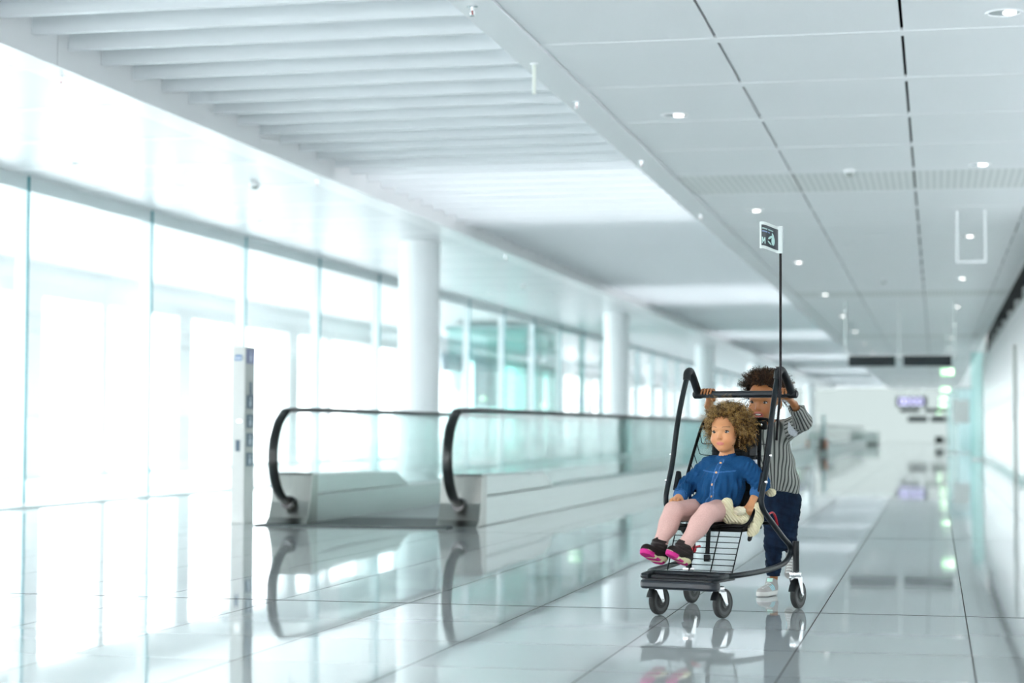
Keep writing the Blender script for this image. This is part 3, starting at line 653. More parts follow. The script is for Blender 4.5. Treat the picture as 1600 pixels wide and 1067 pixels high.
# flag on its pole
fp = empty('flag_pole', (0, 0, 0)); fp.parent = cart
MB().tube([(0.252, 0.40, 0.79), (0.252, 0.44, 0.98), (0.252, 0.452, 1.10), (0.252, 0.456, 1.668)], 0.0062, 10).build('pole', mat('pole_black', (0.006, 0.004, 0.006), 0.35), fp, smooth=True)
def flag_pt(u, v):   # u along the cloth from pole, v up
    return Vector((0.262-u, 0.454+0.012*math.sin(u*55), 1.722+v+0.014*(1-math.cos(min(1, max(0, u-0.01)/0.09)*PI))))
def flag_sheet(u0, u1, v0, v1, off, m, name, n=16):
    vs = []; fs = []
    for k in range(n+1):
        u = u0+(u1-u0)*k/n
        for v in (v0, v1):
            for d in (0, 1): q = flag_pt(u, v); vs.append((q.x, q.y-off-0.0018*d if off >= 0 else q.y-off+0.0018*d, q.z))
    for k in range(n):
        a = k*4; fs += [(a, a+4, a+6, a+2), (a+1, a+3, a+7, a+5), (a, a+1, a+5, a+4), (a+2, a+6, a+7, a+3)]
    fs += [(0, 2, 3, 1), (4*n, 4*n+1, 4*n+3, 4*n+2)]
    return MB().add(vs, fs).build(name, m, fl if fl else fp)
fl = None
m_fw = mat('flag_white', (0.52, 0.57, 0.56), 0.5); m_fb = mat('flag_black', (0.018, 0.026, 0.034), 0.5)
FU = 0.112
fl = flag_sheet(0.0, FU, -0.062, 0.064, 0, m_fw, 'flag'); 
MB().box(0.243, 0.447, 1.660, 0.263, 0.461, 1.788).build('flag_sleeve', m_fw, fl, bevel=0.003)
flag_sheet(0.024, FU-0.013, -0.048, 0.050, 0.003, m_fb, 'flag_panel')
def mark(polys, name, m):
    b = MB()
    for poly in polys:
        n = len(poly); vs = []
        for d in (0.0052, 0.0064):
            for (u, v) in poly: q = flag_pt(u, v); vs.append((q.x, q.y-d, q.z))
        b.add(vs, [tuple(range(n)), tuple(range(2*n-1, n-1, -1))]+[(i, i+n, (i+1) % n+n, (i+1) % n) for i in range(n)])
    return b.build(name, m, fl)
m_fm = mat('flag_mint', (0.36, 0.55, 0.52), 0.5); m_ft = mat('flag_text_blue', (0.22, 0.32, 0.55), 0.5)
uL = 0.094
# capital M
w = 0.0165; h0, h1 = -0.038, -0.008
mark([[(uL, h0), (uL-0.0032, h0), (uL-0.0032, h1), (uL, h1)], [(uL-w+0.0032, h0), (uL-w, h0), (uL-w, h1), (uL-w+0.0032, h1)],
      [(uL, h1), (uL-0.0038, h1), (uL-w/2-0.0015, h0+0.008), (uL-w/2+0.0015, h0+0.008)], [(uL-w+0.0038, h1), (uL-w, h1), (uL-w/2-0.0015, h0+0.008), (uL-w/2+0.0015, h0+0.008)]], 'letter_m', m_fm)
# two lines of small lettering, made of letter strokes
def strokes(v, n, hgt, step):
    out = []
    for i in range(n):
        u = uL-i*step
        if i in (9,): continue
        out.append([(u, v), (u-0.0012, v), (u-0.0012, v+hgt), (u, v+hgt)]); 
        vv = v+hgt*(0.0 if i % 3 == 0 else 0.42 if i % 3 == 1 else 0.8)
        out.append([(u-0.0012, vv), (u-step*0.68, vv), (u-step*0.68, vv+hgt*0.22), (u-0.0012, vv+hgt*0.22)])
        if i % 2: out.append([(u-step*0.68+0.0010, v), (u-step*0.68, v), (u-step*0.68, v+hgt*0.8), (u-step*0.68+0.0010, v+hgt*0.8)])
    return out
mark(strokes(0.030, 17, 0.0062, 0.0029), 'lettering', m_fm); mark(strokes(0.017, 12, 0.0055, 0.0029), 'lettering', m_ft)
# plain mint emblem of leaf shapes
def leaf(u, v, L, W, a, n=10):
    out = []
    for k in range(n):
        t = 2*PI*k/n; x = L*math.cos(t)/2; y = W*math.sin(t)/2
        out.append((u+x*math.cos(a)-y*math.sin(a), v+x*math.sin(a)+y*math.cos(a)))
    return out
mark([leaf(0.046, -0.012, 0.044, 0.014, 1.6), leaf(0.057, 0.000, 0.028, 0.008, 2.2), leaf(0.047, 0.014, 0.020, 0.007, 1.3), leaf(0.060, -0.027, 0.020, 0.007, 0.8)], 'emblem', m_fm)

# ------------------------------------------------------------------ smooth bodies from blended solids
def axis(segs):
    out = [segs[0][0]]
    for (lo, h), (hi, _) in zip(segs[:-1], segs[1:]):
        n = max(1, int(round((hi-lo)/h))); out += [lo+(hi-lo)*(k+1)/n for k in range(n)]
    return np.array(out, dtype=np.float32)
class SDF:
    def __init__(s, xs, ys, zs):
        s.ax = [xs, ys, zs]; s.F = np.full((len(xs), len(ys), len(zs)), 0.05, dtype=np.float32)
    def win(s, lo, hi):
        sl = []
        for a, l, h in zip(s.ax, lo, hi):
            i0 = max(0, int(np.searchsorted(a, l))-1); i1 = min(len(a), int(np.searchsorted(a, h))+1); sl.append(slice(i0, max(i1, i0+1)))
        X = s.ax[0][sl[0]][:, None, None]; Y = s.ax[1][sl[1]][None, :, None]; Z = s.ax[2][sl[2]][None, None, :]
        return tuple(sl), X, Y, Z
    def comb(s, sl, d, k, sub=False):
        f = s.F[sl]
        if sub: f2 = -f; h = np.clip(k-np.abs(f2-d), 0, None)/k; s.F[sl] = -(np.minimum(f2, d)-h*h*k*0.25); return
        h = np.clip(k-np.abs(f-d), 0, None)/k; s.F[sl] = np.minimum(f, d)-h*h*k*0.25
    def cap(s, a, b, ra, rb, k=0.02, sub=False, disp=None):
        a = np.array(a, float); b = np.array(b, float); m = max(ra, rb)+k+0.012
        sl, X, Y, Z = s.win(np.minimum(a, b)-m, np.maximum(a, b)+m); ab = b-a; L = float(ab@ab)+1e-12
        t = np.clip(((X-a[0])*ab[0]+(Y-a[1])*ab[1]+(Z-a[2])*ab[2])/L, 0, 1)
        d = np.sqrt((X-a[0]-t*ab[0])**2+(Y-a[1]-t*ab[1])**2+(Z-a[2]-t*ab[2])**2)-(ra+(rb-ra)*t)
        if disp is not None: d = d+disp(X, Y, Z)
        s.comb(sl, d.astype(np.float32), k, sub); return s
    def chain(s, pts, rs, k=0.02):
        for i in range(len(pts)-1): s.cap(pts[i], pts[i+1], rs[i], rs[i+1], k)
        return s
    def ell(s, c, r, R=None, k=0.02, sub=False, disp=None):
        c = np.array(c, float); r = np.array(r, float); m = float(r.max())+k+0.012
        sl, X, Y, Z = s.win(c-m, c+m); x, y, z = X-c[0], Y-c[1], Z-c[2]
        if R is not None:
            R = np.array(R, float); x, y, z = (R[0][0]*x+R[1][0]*y+R[2][0]*z, R[0][1]*x+R[1][1]*y+R[2][1]*z, R[0][2]*x+R[1][2]*y+R[2][2]*z)
        k0 = np.sqrt((x/r[0])**2+(y/r[1])**2+(z/r[2])**2); k1 = np.sqrt((x/r[0]**2)**2+(y/r[1]**2)**2+(z/r[2]**2)**2)+1e-9
        d = k0*(k0-1)/k1
        if disp is not None: d = d+disp(X, Y, Z)
        s.comb(sl, np.maximum(d, -0.05).astype(np.float32)+np.zeros(s.F[sl].shape, np.float32), k, sub); return s
    def halfcut(s, p, n):   # remove everything on the side n points to
        X, Y, Z = s.ax[0][:, None, None], s.ax[1][None, :, None], s.ax[2][None, None, :]
        d = ((X-p[0])*n[0]+(Y-p[1])*n[1]+(Z-p[2])*n[2]).astype(np.float32); s.F = np.maximum(s.F, d); return s
    def trace(s, o, d, step=0.0006, n=400):
        o = np.array(o, float); d = np.array(d, float)
        for i in range(n):
            p = o+d*step*i; ix = [min(len(a)-2, max(0, int(np.searchsorted(a, v))-1)) for a, v in zip(s.ax, p)]
            t = [(v-a[j])/(a[j+1]-a[j]) for a, v, j in zip(s.ax, p, ix)]; f = 0
            for cx in (0, 1):
                for cy2 in (0, 1):
                    for cz in (0, 1): f += s.F[ix[0]+cx, ix[1]+cy2, ix[2]+cz]*(t[0] if cx else 1-t[0])*(t[1] if cy2 else 1-t[1])*(t[2] if cz else 1-t[2])
            if f < 0: return Vector(p)
        return Vector(o)
    def mesh(s, name, mats, parent, color=None, attrs=None, smooth_it=2):
        F = s.F; neg = F < 0
        c = np.zeros(tuple(n-1 for n in F.shape), np.int8)
        for dx in (0, 1):
            for dy in (0, 1):
                for dz in (0, 1): c += neg[dx:F.shape[0]-1+dx, dy:F.shape[1]-1+dy, dz:F.shape[2]-1+dz]
        cells = np.argwhere((c > 0) & (c < 8)); idx = np.full(c.shape, -1, np.int32); idx[tuple(cells.T)] = np.arange(len(cells))
        P = np.zeros((len(cells), 3)); W = np.zeros(len(cells))
        A = s.ax
        corners = [(a, b, d) for a in (0, 1) for b in (0, 1) for d in (0, 1)]
        for ca in corners:
            for ax_ in range(3):
                if ca[ax_]: continue
                cb = list(ca); cb[ax_] = 1
                ia = cells+np.array(ca); ib = cells+np.array(cb)
                fa = F[tuple(ia.T)]; fb_ = F[tuple(ib.T)]; m = (fa < 0) != (fb_ < 0)
                t = np.where(m, fa/np.where(m, fa-fb_, 1), 0)
                pa = np.stack([A[j][ia[:, j]] for j in range(3)], 1); pb = np.stack([A[j][ib[:, j]] for j in range(3)], 1)
                P += (pa+(pb-pa)*t[:, None])*m[:, None]; W += m
        P /= W[:, None]
        faces = []
        for ax_ in range(3):
            sl0 = [slice(None)]*3; sl1 = [slice(None)]*3; sl0[ax_] = slice(0, -1); sl1[ax_] = slice(1, None)
            n0 = neg[tuple(sl0)]; n1 = neg[tuple(sl1)]; e = np.argwhere(n0 != n1); u, v = [(1, 2), (2, 0), (0, 1)][ax_]
            e = e[(e[:, u] > 0) & (e[:, v] > 0) & (e[:, u] < c.shape[u]) & (e[:, v] < c.shape[v])]
            st = n0[tuple(e.T)]
            q = []
            for du, dv in ((-1, -1), (0, -1), (0, 0), (-1, 0)):
                g = e.copy(); g[:, u] += du; g[:, v] += dv; q.append(idx[tuple(g.T)])
            q = np.stack(q, 1); q[~st] = q[~st][:, ::-1]; faces.append(q)
        Q = np.concatenate(faces); Q = Q[(Q >= 0).all(1)]
        for it in range(smooth_it):      # light relaxation
            acc = np.zeros_like(P); cnt = np.zeros(len(P))
            for i in range(4):
                a, b = Q[:, i], Q[:, (i+1) % 4]
                np.add.at(acc, a, P[b]); np.add.at(cnt, a, 1); np.add.at(acc, b, P[a]); np.add.at(cnt, b, 1)
            P = P*0.5+0.5*acc/np.maximum(cnt, 1)[:, None]
        me = bpy.data.meshes.new(name); me.vertices.add(len(P)); me.vertices.foreach_set('co', P.astype(np.float32).ravel())
        me.loops.add(len(Q)*4); me.loops.foreach_set('vertex_index', Q.astype(np.int32).ravel())
        me.polygons.add(len(Q)); me.polygons.foreach_set('loop_start', np.arange(0, len(Q)*4, 4, dtype=np.int32)); me.polygons.foreach_set('loop_total', np.full(len(Q), 4, np.int32))
        me.polygons.foreach_set('use_smooth', np.ones(len(Q), bool))
        me.update(calc_edges=True); me.validate()
        for m in (mats if isinstance(mats, (list, tuple)) else [mats]): me.materials.append(m)
        if color is not None:
            cc = np.ones((len(P), 4), np.float32); cc[:, :3] = color(P); a = me.color_attributes.new('Col', 'FLOAT_COLOR', 'POINT'); a.data.foreach_set('color', cc.ravel())
        if attrs:
            for nm, fn in attrs.items(): a = me.attributes.new(nm, 'FLOAT', 'POINT'); a.data.foreach_set('value', fn(P).astype(np.float32))
        o = bpy.data.objects.new(name, me); COL.objects.link(o); o.parent = parent; return o

def head_mat(c, yaw, pitch, roll, s):
    return Matrix.Translation(c) @ Euler((pitch, roll, yaw), 'XYZ').to_matrix().to_4x4() @ Matrix.Scale(s, 4)
def add_head(S, M, s, smile=False):
    R = [[v/s for v in row] for row in M.to_3x3()]
    T = lambda x, y, z: M @ Vector((x, y, z)); sc = lambda *r: tuple(v*s for v in r)
    E = lambda c, r, k, sub=False: S.ell(T(*c), sc(*r), R, k*s, sub)
    E((0, 0.012, 0.030), (0.069, 0.084, 0.074), 0.02)
    E((0, -0.026, -0.022), (0.057, 0.054, 0.068), 0.02)
    E((0, -0.030, -0.052), (0.040, 0.044, 0.036), 0.02)
    for q in (-1, 1):
        E((0.031*q, -0.052, -0.034), (0.023, 0.022, 0.022), 0.018)
        E((0.070*q, 0.010, -0.012), (0.008, 0.017, 0.025), 0.008)
        E((0.074*q, 0.004, -0.010), (0.006, 0.009, 0.014), 0.004, True)
    E((0, -0.060, -0.079), (0.018, 0.016, 0.013), 0.016)
    E((0, -0.064, 0.020), (0.040, 0.018, 0.012), 0.02)
    for q in (-1, 1): E((0.0285*q, -0.0875, -0.001), (0.0145, 0.015, 0.0085), 0.008, True)
    S.cap(T(0, -0.074, 0.000), T(0, -0.0865, -0.026), 0.0055*s, 0.0080*s, 0.008*s)
    for q in (-1, 1): S.cap(T(0.0085*q, -0.078, -0.0295), T(0.0085*q, -0.080, -0.0290), 0.0062*s, 0.0062*s, 0.004*s)
    if smile:
        E((0, -0.0735, -0.0475), (0.021, 0.0105, 0.0042), 0.004); E((0, -0.071, -0.0635), (0.017, 0.0105, 0.0052), 0.005)
        E((0, -0.088, -0.0545), (0.0215, 0.018, 0.0056), 0.003, True)
    else:
        E((0, -0.0745, -0.0500), (0.0175, 0.0100, 0.0040), 0.004); E((0, -0.0735, -0.0575), (0.0140, 0.0105, 0.0045), 0.004)
        E((0, -0.088, -0.0538), (0.0165, 0.0065, 0.0011), 0.0015, True)
def face_color(P, M, skin, lip, s, brow, smile=False):
    Mi = np.array(M.inverted()); L = (np.c_[P, np.ones(len(P))] @ Mi.T)[:, :3]
    x, y, z = L.T; col = np.tile(np.array(skin), (len(P), 1))
    def blend(mask, c, a=1.0): m = np.clip(mask, 0, 1)[:, None]*a; return col*(1-m)+np.array(c)*m
    front = (y < -0.03)
    cheek = np.exp(-(((np.abs(x)-0.036)/0.016)**2+((z+0.036)/0.016)**2))*front
    col = blend(cheek, (skin[0]*1.02, skin[1]*0.80, skin[2]*0.74), 0.55)
    nose = np.exp(-((x/0.012)**2+((z+0.03)/0.008)**2))*front; col = blend(nose, (skin[0]*0.98, skin[1]*0.82, skin[2]*0.76), 0.5)
    if smile: q = ((x/0.023)**2+((z+0.0555+0.12*0)/0.0135)**2)
    else: q = ((x/0.0185)**2+((z+0.0542)/0.0082)**2)
    col = blend((1.15-q)*6*front, lip, 0.9)
    if smile:
        q = ((x/0.020)**2+((z+0.0548)/0.0056)**2); col = blend((1.0-q)*6*front, (0.10, 0.012, 0.012), 1.0)
    by = 0.0205+0.004*np.cos(np.clip((np.abs(x)-0.030)/0.02*1.3, -1.6, 1.6))
    br = (1-np.abs((z-by)/0.0028))*3*(np.abs(x) > 0.013)*(np.abs(x) < 0.046)*front; col = blend(br, brow, 0.8)
    return col
m_eye = attr_mat('eye_surface', 0.08)
m_lash = mat('eye_lash', (0.012, 0.008, 0.006), 0.6)
def add_eyes(S, M, s, parent, iris, gaze=(0, 0), squint=1.0):
    for q in (-1, 1):
        o = M @ Vector((0.0285*q, -0.12, 0)); d = (M.to_3x3() @ Vector((0, 1, 0))).normalized()
        p = S.trace(o, d); Mi = M.inverted(); pl = Mi @ p
        b = MB(); n = 26; vs = []; fs = []; cols = []
        a_, b_, c_ = 0.0132, 0.0064*squint, 0.0045
        for i in range(n+1):
            for j in range(n+1):
                u = -1+2*i/n; v = -1+2*j/n
                r_ = math.hypot(u, v)
                if r_ > 0: m_ = max(abs(u), abs(v))/r_; uu_, vv_ = u*m_, v*m_
                else: uu_ = vv_ = 0
                w = math.sqrt(max(0, 1-uu_*uu_-vv_*vv_))
                lx = uu_*a_; lz = vv_*b_*(1-0.25*abs(uu_)**2)
                vs.append(M @ Vector((pl.x+lx, pl.y+0.0016-c_*w-0.0002+abs(lx)*0.0+0.14*max(0, lx*q), pl.z+lz+0.0005*0)))
                dx = lx-gaze[0]*1.0; dz = lz-gaze[1]
                rr_ = math.hypot(dx, dz)
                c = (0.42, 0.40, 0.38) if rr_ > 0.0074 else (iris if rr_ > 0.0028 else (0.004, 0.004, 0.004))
                if math.hypot(dx+0.0020, dz-0.0024) < 0.0008: c = (0.9, 0.9, 0.9)  # white dot paints a catchlight on the iris
                cols.append(c)
        for i in range(n):
            for j in range(n): a = i*(n+1)+j; fs.append((a, a+n+1, a+n+2, a+1))
        ob = b.add(vs, fs).build('eye', m_eye, parent, smooth=True)
        ca = ob.data.color_attributes.new('Col', 'FLOAT_COLOR', 'POINT')
        for i, c in enumerate(cols): ca.data[i].color = (*c, 1)
        L = MB(); pts = [M @ Vector((pl.x+a_*1.05*math.cos(t), pl.y-0.0028+0.0034*abs(math.cos(t))+0.14*max(0, q*a_*math.cos(t)), pl.z+b_*1.08*math.sin(t)*(1-0.15*abs(math.cos(t))))) for t in [PI*k/12 for k in range(13)]]
        L.tube(pts, [0.0009*s+0.0014*s*math.sin(PI*k/12) for k in range(13)], 6); L.build('eyelashes', m_lash, ob, smooth=True)
def curls(name, parent, M, s, spec, mats, seed):
    """corkscrew locks; spec gives a list of (direction, length, coil radius, thickness)"""
    rnd = random.Random(seed); b = MB(); C = Vector((0, 0.012, 0.030)); R = Vector((0.068, 0.083, 0.073))
    Mr = M.to_3x3().normalized()
    for (d, L, cr, th, mi, lift) in spec:
        d = Vector(d).normalized(); base = Vector((C.x+R.x*d.x, C.y+R.y*d.y, C.z+R.z*d.z))
        nrm = Vector((d.x/R.x, d.y/R.y, d.z/R.z)).normalized()
        p = M @ base; g = Mr @ nrm
        g = (g+Vector([rnd.uniform(-1, 1)*0.75 for _ in range(3)])).normalized()
        turns = L/(cr*2.1); n = max(8, int(turns*6)); ph = rnd.uniform(0, 6.28)*1; sgn = rnd.choice((-1, 1))
        a = g.orthogonal().normalized(); c2 = g.cross(a); pts = []
        cur = p-g*0.006; dirv = g.copy(); st = L/n
        for k in range(n+1):
            t = k/n; ang = ph+sgn*t*turns*2*PI
            rad = cr*min(1, t*4+0.2)*(1-0.25*t)
            pts.append(cur+a*(rad*math.cos(ang))+c2*(rad*math.sin(ang)))
            dirv = (dirv+Vector((0, 0, -lift*st*8))).normalized(); cur = cur+dirv*st
        b.tube(pts, [th*(1-0.35*k/n) for k in range(n+1)], 3, mi, cap=False)
    return b.build(name, mats, parent, smooth=True)
def hair_mat(name, c0, c1, rough=0.42):
    m = mat(name, c0, rough); nt, b = nodes(m)
    tc = nt.nodes.new('ShaderNodeTexCoord'); n = nt.nodes.new('ShaderNodeTexNoise'); n.inputs['Scale'].default_value = 55; nt.links.new(tc.outputs['Object'], n.inputs['Vector'])
    r = nt.nodes.new('ShaderNodeValToRGB'); r.color_ramp.elements[0].position = 0.35; r.color_ramp.elements[1].position = 0.68
    r.color_ramp.elements[0].color = (*c0, 1); r.color_ramp.elements[1].color = (*c1, 1)
    nt.links.new(n.outputs['Fac'], r.inputs[0]); nt.links.new(r.outputs[0], b.inputs['Base Color']); b.inputs['Specular IOR Level'].default_value = 0.35; return m

def hand(S, wrist, palm, pr, fingers, thumb, fr=0.0062, tr=0.0070, k=0.004, R=None):
    """palm ellipsoid, four finger chains, one thumb chain"""
    S.ell(palm, pr, R, 0.010)
    S.cap(wrist, palm, 0.0155, 0.0165, 0.012)
    for i, f in enumerate(fingers):
        r = fr*(0.94, 1.0, 0.98, 0.86)[i]; S.chain(f, [r*1.12, r*1.05, r, r*0.86][:len(f)], k)
    S.chain(thumb, [tr*1.25, tr*1.05, tr*0.92][:len(thumb)], k+0.002)

# ------------------------------------------------------------------ the seated girl
girl = empty('person', CO, CR)
tag(girl, 'toddler girl with golden-brown curls, blue denim blouse and pink leggings sitting in the trolley', 'person')
SK1 = (0.56, 0.262, 0.120)
HG = head_mat(Vector((0.016, 0.362, 0.829)), 0.03, 0.02, -0.02, 0.99)
S = SDF(axis([(-0.23, 0.003), (-0.05, 0.0022), (0.075, 0.003), (0.24, 0)]), axis([(0.0, 0.005), (0.10, 0.0025), (0.24, 0.0028), (0.47, 0)]), axis([(0.40, 0.004), (0.455, 0.0026), (0.56, 0.004), (0.70, 0.0023), (0.93, 0)]))
add_head(S, HG, 0.99)
S.cap((0.014, 0.378, 0.780), (0.014, 0.385, 0.675), 0.032, 0.036, 0.02)
S.chain([(0.012, 0.387, 0.655), (0.006, 0.385, 0.58), (-0.025, 0.375, 0.475)], [0.066, 0.064, 0.064], 0.03)
S.chain([(-0.05, 0.387, 0.665), (0.075, 0.387, 0.665)], [0.038, 0.038], 0.03)
# legs down to the knee, inside the leggings
for hp, kn in (((-0.085, 0.35, 0.462), (-0.112, 0.085, 0.462)), ((0.008, 0.35, 0.462), (0.060, 0.085, 0.462))): S.cap(hp, kn, 0.042, 0.028, 0.02)
# arms
armL = [(-0.083, 0.385, 0.665), (-0.168, 0.335, 0.575), (-0.150, 0.205, 0.530)]
armR = [(0.110, 0.387, 0.665), (0.186, 0.372, 0.592), (0.172, 0.318, 0.515)]
S.chain(armL, [0.027, 0.023, 0.016], 0.015); S.chain(armR, [0.027, 0.025, 0.019], 0.015)
wl = armL[2]
hand(S, wl, (-0.146, 0.182, 0.521), (0.0215, 0.022, 0.0125),
     [[(-0.160, 0.168, 0.520), (-0.164, 0.148, 0.517), (-0.164, 0.132, 0.507)], [(-0.151, 0.165, 0.523), (-0.153, 0.142, 0.521), (-0.153, 0.124, 0.510)],
      [(-0.141, 0.165, 0.523), (-0.141, 0.142, 0.521), (-0.140, 0.125, 0.510)], [(-0.132, 0.168, 0.521), (-0.129, 0.149, 0.518), (-0.127, 0.135, 0.509)]],
     [(-0.130, 0.188, 0.518), (-0.118, 0.172, 0.512), (-0.113, 0.158, 0.508)], fr=0.0054, tr=0.0062, k=0.003)
hand(S, armR[2], (0.168, 0.300, 0.492), (0.020, 0.014, 0.022),
     [[(0.155, 0.293, 0.480), (0.151, 0.283, 0.466), (0.150, 0.288, 0.453)], [(0.163, 0.291, 0.478), (0.160, 0.280, 0.462), (0.159, 0.285, 0.448)],
      [(0.172, 0.291, 0.478), (0.171, 0.281, 0.462), (0.170, 0.286, 0.449)], [(0.181, 0.294, 0.480), (0.182, 0.286, 0.467), (0.181, 0.290, 0.455)]],
     [(0.150, 0.302, 0.492), (0.140, 0.296, 0.480), (0.137, 0.292, 0.468)], fr=0.0056, tr=0.0062, k=0.003)
m_skin1 = attr_mat('girl_skin', 0.42, sss=0.12)
body = S.mesh('body', m_skin1, girl, color=lambda P: face_color(P, HG, SK1, (0.55, 0.17, 0.15), 0.99, (0.20, 0.095, 0.045)))
add_eyes(S, HG, 0.99, girl, (0.05, 0.035, 0.03), gaze=(-0.001, 0.0006))
# denim blouse
def folds(freq, amp, cx, cy_):
    def f(X, Y, Z):
        a = np.arctan2(Y-cy_, X-cx); w = np.clip((0.655-Z)/0.05, 0, 1)*np.clip((Z-0.46)/0.03, 0.3, 1)
        return -amp*w*(np.sin(a*freq+Z*18)+0.6*np.sin(a*freq*1.7-Z*31+1.3))
    return f
G = SDF(axis([(-0.23, 0.0028), (0.25, 0)]), axis([(0.17, 0.0028), (0.50, 0)]), axis([(0.43, 0.0028), (0.78, 0)]))
G.chain([(-0.055, 0.386, 0.666), (0.080, 0.386, 0.666)], [0.052, 0.052], 0.03)
G.ell((0.010, 0.372, 0.640), (0.098, 0.088, 0.055), None, 0.02)
G.ell((-0.006, 0.352, 0.565), (0.108, 0.108, 0.090), None, 0.03, disp=folds(15, 0.0055, -0.006, 0.37))
G.ell((-0.034, 0.330, 0.503), (0.112, 0.118, 0.036), None, 0.03, disp=folds(13, 0.0060, -0.034, 0.36))
wr = lambda a, f: (lambda X, Y, Z: a*np.sin((X*0.7+Z-Y*0.6)*f)+a*0.7*np.sin((X-Z*0.8+Y)*f*1.6))
G.cap(armL[0], armL[1], 0.044, 0.041, 0.02, disp=wr(0.0030, 150)); G.cap(armL[1], (-0.152, 0.222, 0.535), 0.040, 0.031, 0.015, disp=wr(0.0032, 170))
G.cap((-0.153, 0.226, 0.537), (-0.150, 0.213, 0.532), 0.0255, 0.0290, 0.004)
G.cap(armR[0], armR[1], 0.044, 0.041, 0.02, disp=wr(0.0030, 150)); G.cap(armR[1], (0.180, 0.350, 0.560), 0.039, 0.032, 0.015, disp=wr(0.0030, 170))
G.cap((0.180, 0.350, 0.560), (0.178, 0.342, 0.549), 0.027, 0.033, 0.004)
G.cap((0.013, 0.380, 0.66), (0.015, 0.372, 0.716), 0.056, 0.042, 0.012); G.cap((0.014, 0.374, 0.78), (0.014, 0.370, 0.724), 0.038, 0.038, 0.004, sub=True)
def denim(P):
    x, y, z = P.T; c = np.tile(np.array((0.009, 0.056, 0.150)), (len(P), 1))
    n = 0.5+0.5*np.sin(x*900)*np.sin(z*900); c *= (0.92+0.16*n)[:, None]
    pl = (np.abs(x-0.0+(0.66-z)*0.10-0.006) < 0.010)*(y < 0.33)
    c = np.where(pl[:, None], c*1.28+0.01, c)
    ed = (np.abs(np.abs(x+(0.66-z)*0.10-0.006)-0.0105) < 0.0018)*(y < 0.33)
    c = np.where(ed[:, None], c*1.9+0.03, c)
    yoke = (np.abs(z-0.640-0.10*np.abs(x)) < 0.0024)*(y < 0.36)*(np.abs(x) < 0.085)
    c = np.where(yoke[:, None], c*1.8+0.02, c)
    for (cx, cy_, cz) in ((-0.150, 0.213, 0.532), (0.178, 0.342, 0.549)):
        q = np.sqrt((x-cx)**2+(y-cy_)**2+(z-cz)**2); c = np.where((q > 0.024)[:, None] & (q < 0.034)[:, None] & (np.sin(q*1800) > 0)[:, None], c*1.7+0.02, c)
    hem = (z < 0.478)&(y < 0.3); c = np.where(hem[:, None], c*1.6+0.02, c)
    return c
m_den = attr_mat('denim', 0.75)
nt, bs = nodes(m_den); nz = nt.nodes.new('ShaderNodeTexNoise'); nz.inputs['Scale'].default_value = 90; tcn = nt.nodes.new('ShaderNodeTexCoord'); nt.links.new(tcn.outputs['Object'], nz.inputs['Vector'])
bpn = nt.nodes.new('ShaderNodeBump'); bpn.inputs['Strength'].default_value = 0.5; bpn.inputs['Distance'].default_value = 0.004; nt.links.new(nz.outputs['Fac'], bpn.inputs['Height']); nt.links.new(bpn.outputs[0], bs.inputs['Normal'])
bl = G.mesh('denim_blouse', m_den, girl, color=denim)
for zz in (0.692, 0.640, 0.585, 0.530, 0.490)[:5]:
    x = 0.006-(0.66-zz)*0.10
    p = G.trace((x, 0.18, min(zz, 0.683)), (0, 1, 0), 0.001, 260)
    MB().lathe([(0.0056, 0.001), (0.0056, -0.0022), (0.003, -0.003)], c=p, axis='y', n=14).build('button', mat('button_wood', (0.62, 0.33, 0.14), 0.4), bl, smooth=True)
# leggings
G = SDF(axis([(-0.24, 0.0032), (0.15, 0)]), axis([(-0.13, 0.0032), (0.45, 0)]), axis([(0.27, 0.0032), (0.54, 0)]))
kL, kR = (-0.113, 0.065, 0.464), (0.056, 0.066, 0.462)
aL, aR = (-0.140, -0.025, 0.322), (-0.022, -0.012, 0.322)
wk = lambda X, Y, Z: 0.0016*np.sin(Z*230+X*60)*np.clip((0.37-Z)/0.04, 0, 1)
for hp, kn, an in (((-0.085, 0.35, 0.468), kL, aL), ((0.006, 0.35, 0.468), kR, aR)):
    G.cap(hp, kn, 0.058, 0.044, 0.03); G.cap(kn, an, 0.0435, 0.0315, 0.02, disp=wk)
    mid = [(a+b_)/2 for a, b_ in zip(kn, an)]; G.ell((mid[0]+0.005, mid[1]+0.012, mid[2]+0.015), (0.040, 0.043, 0.05), None, 0.03)
    G.cap(an, (an[0]-0.002, an[1]-0.002, an[2]-0.012), 0.034, 0.030, 0.006)
m_leg = add_noise(mat('pink_leggings', (0.585, 0.365, 0.325), 0.85), 260, 0.08, 0.25, 0.001)
G.mesh('leggings', m_leg, girl)
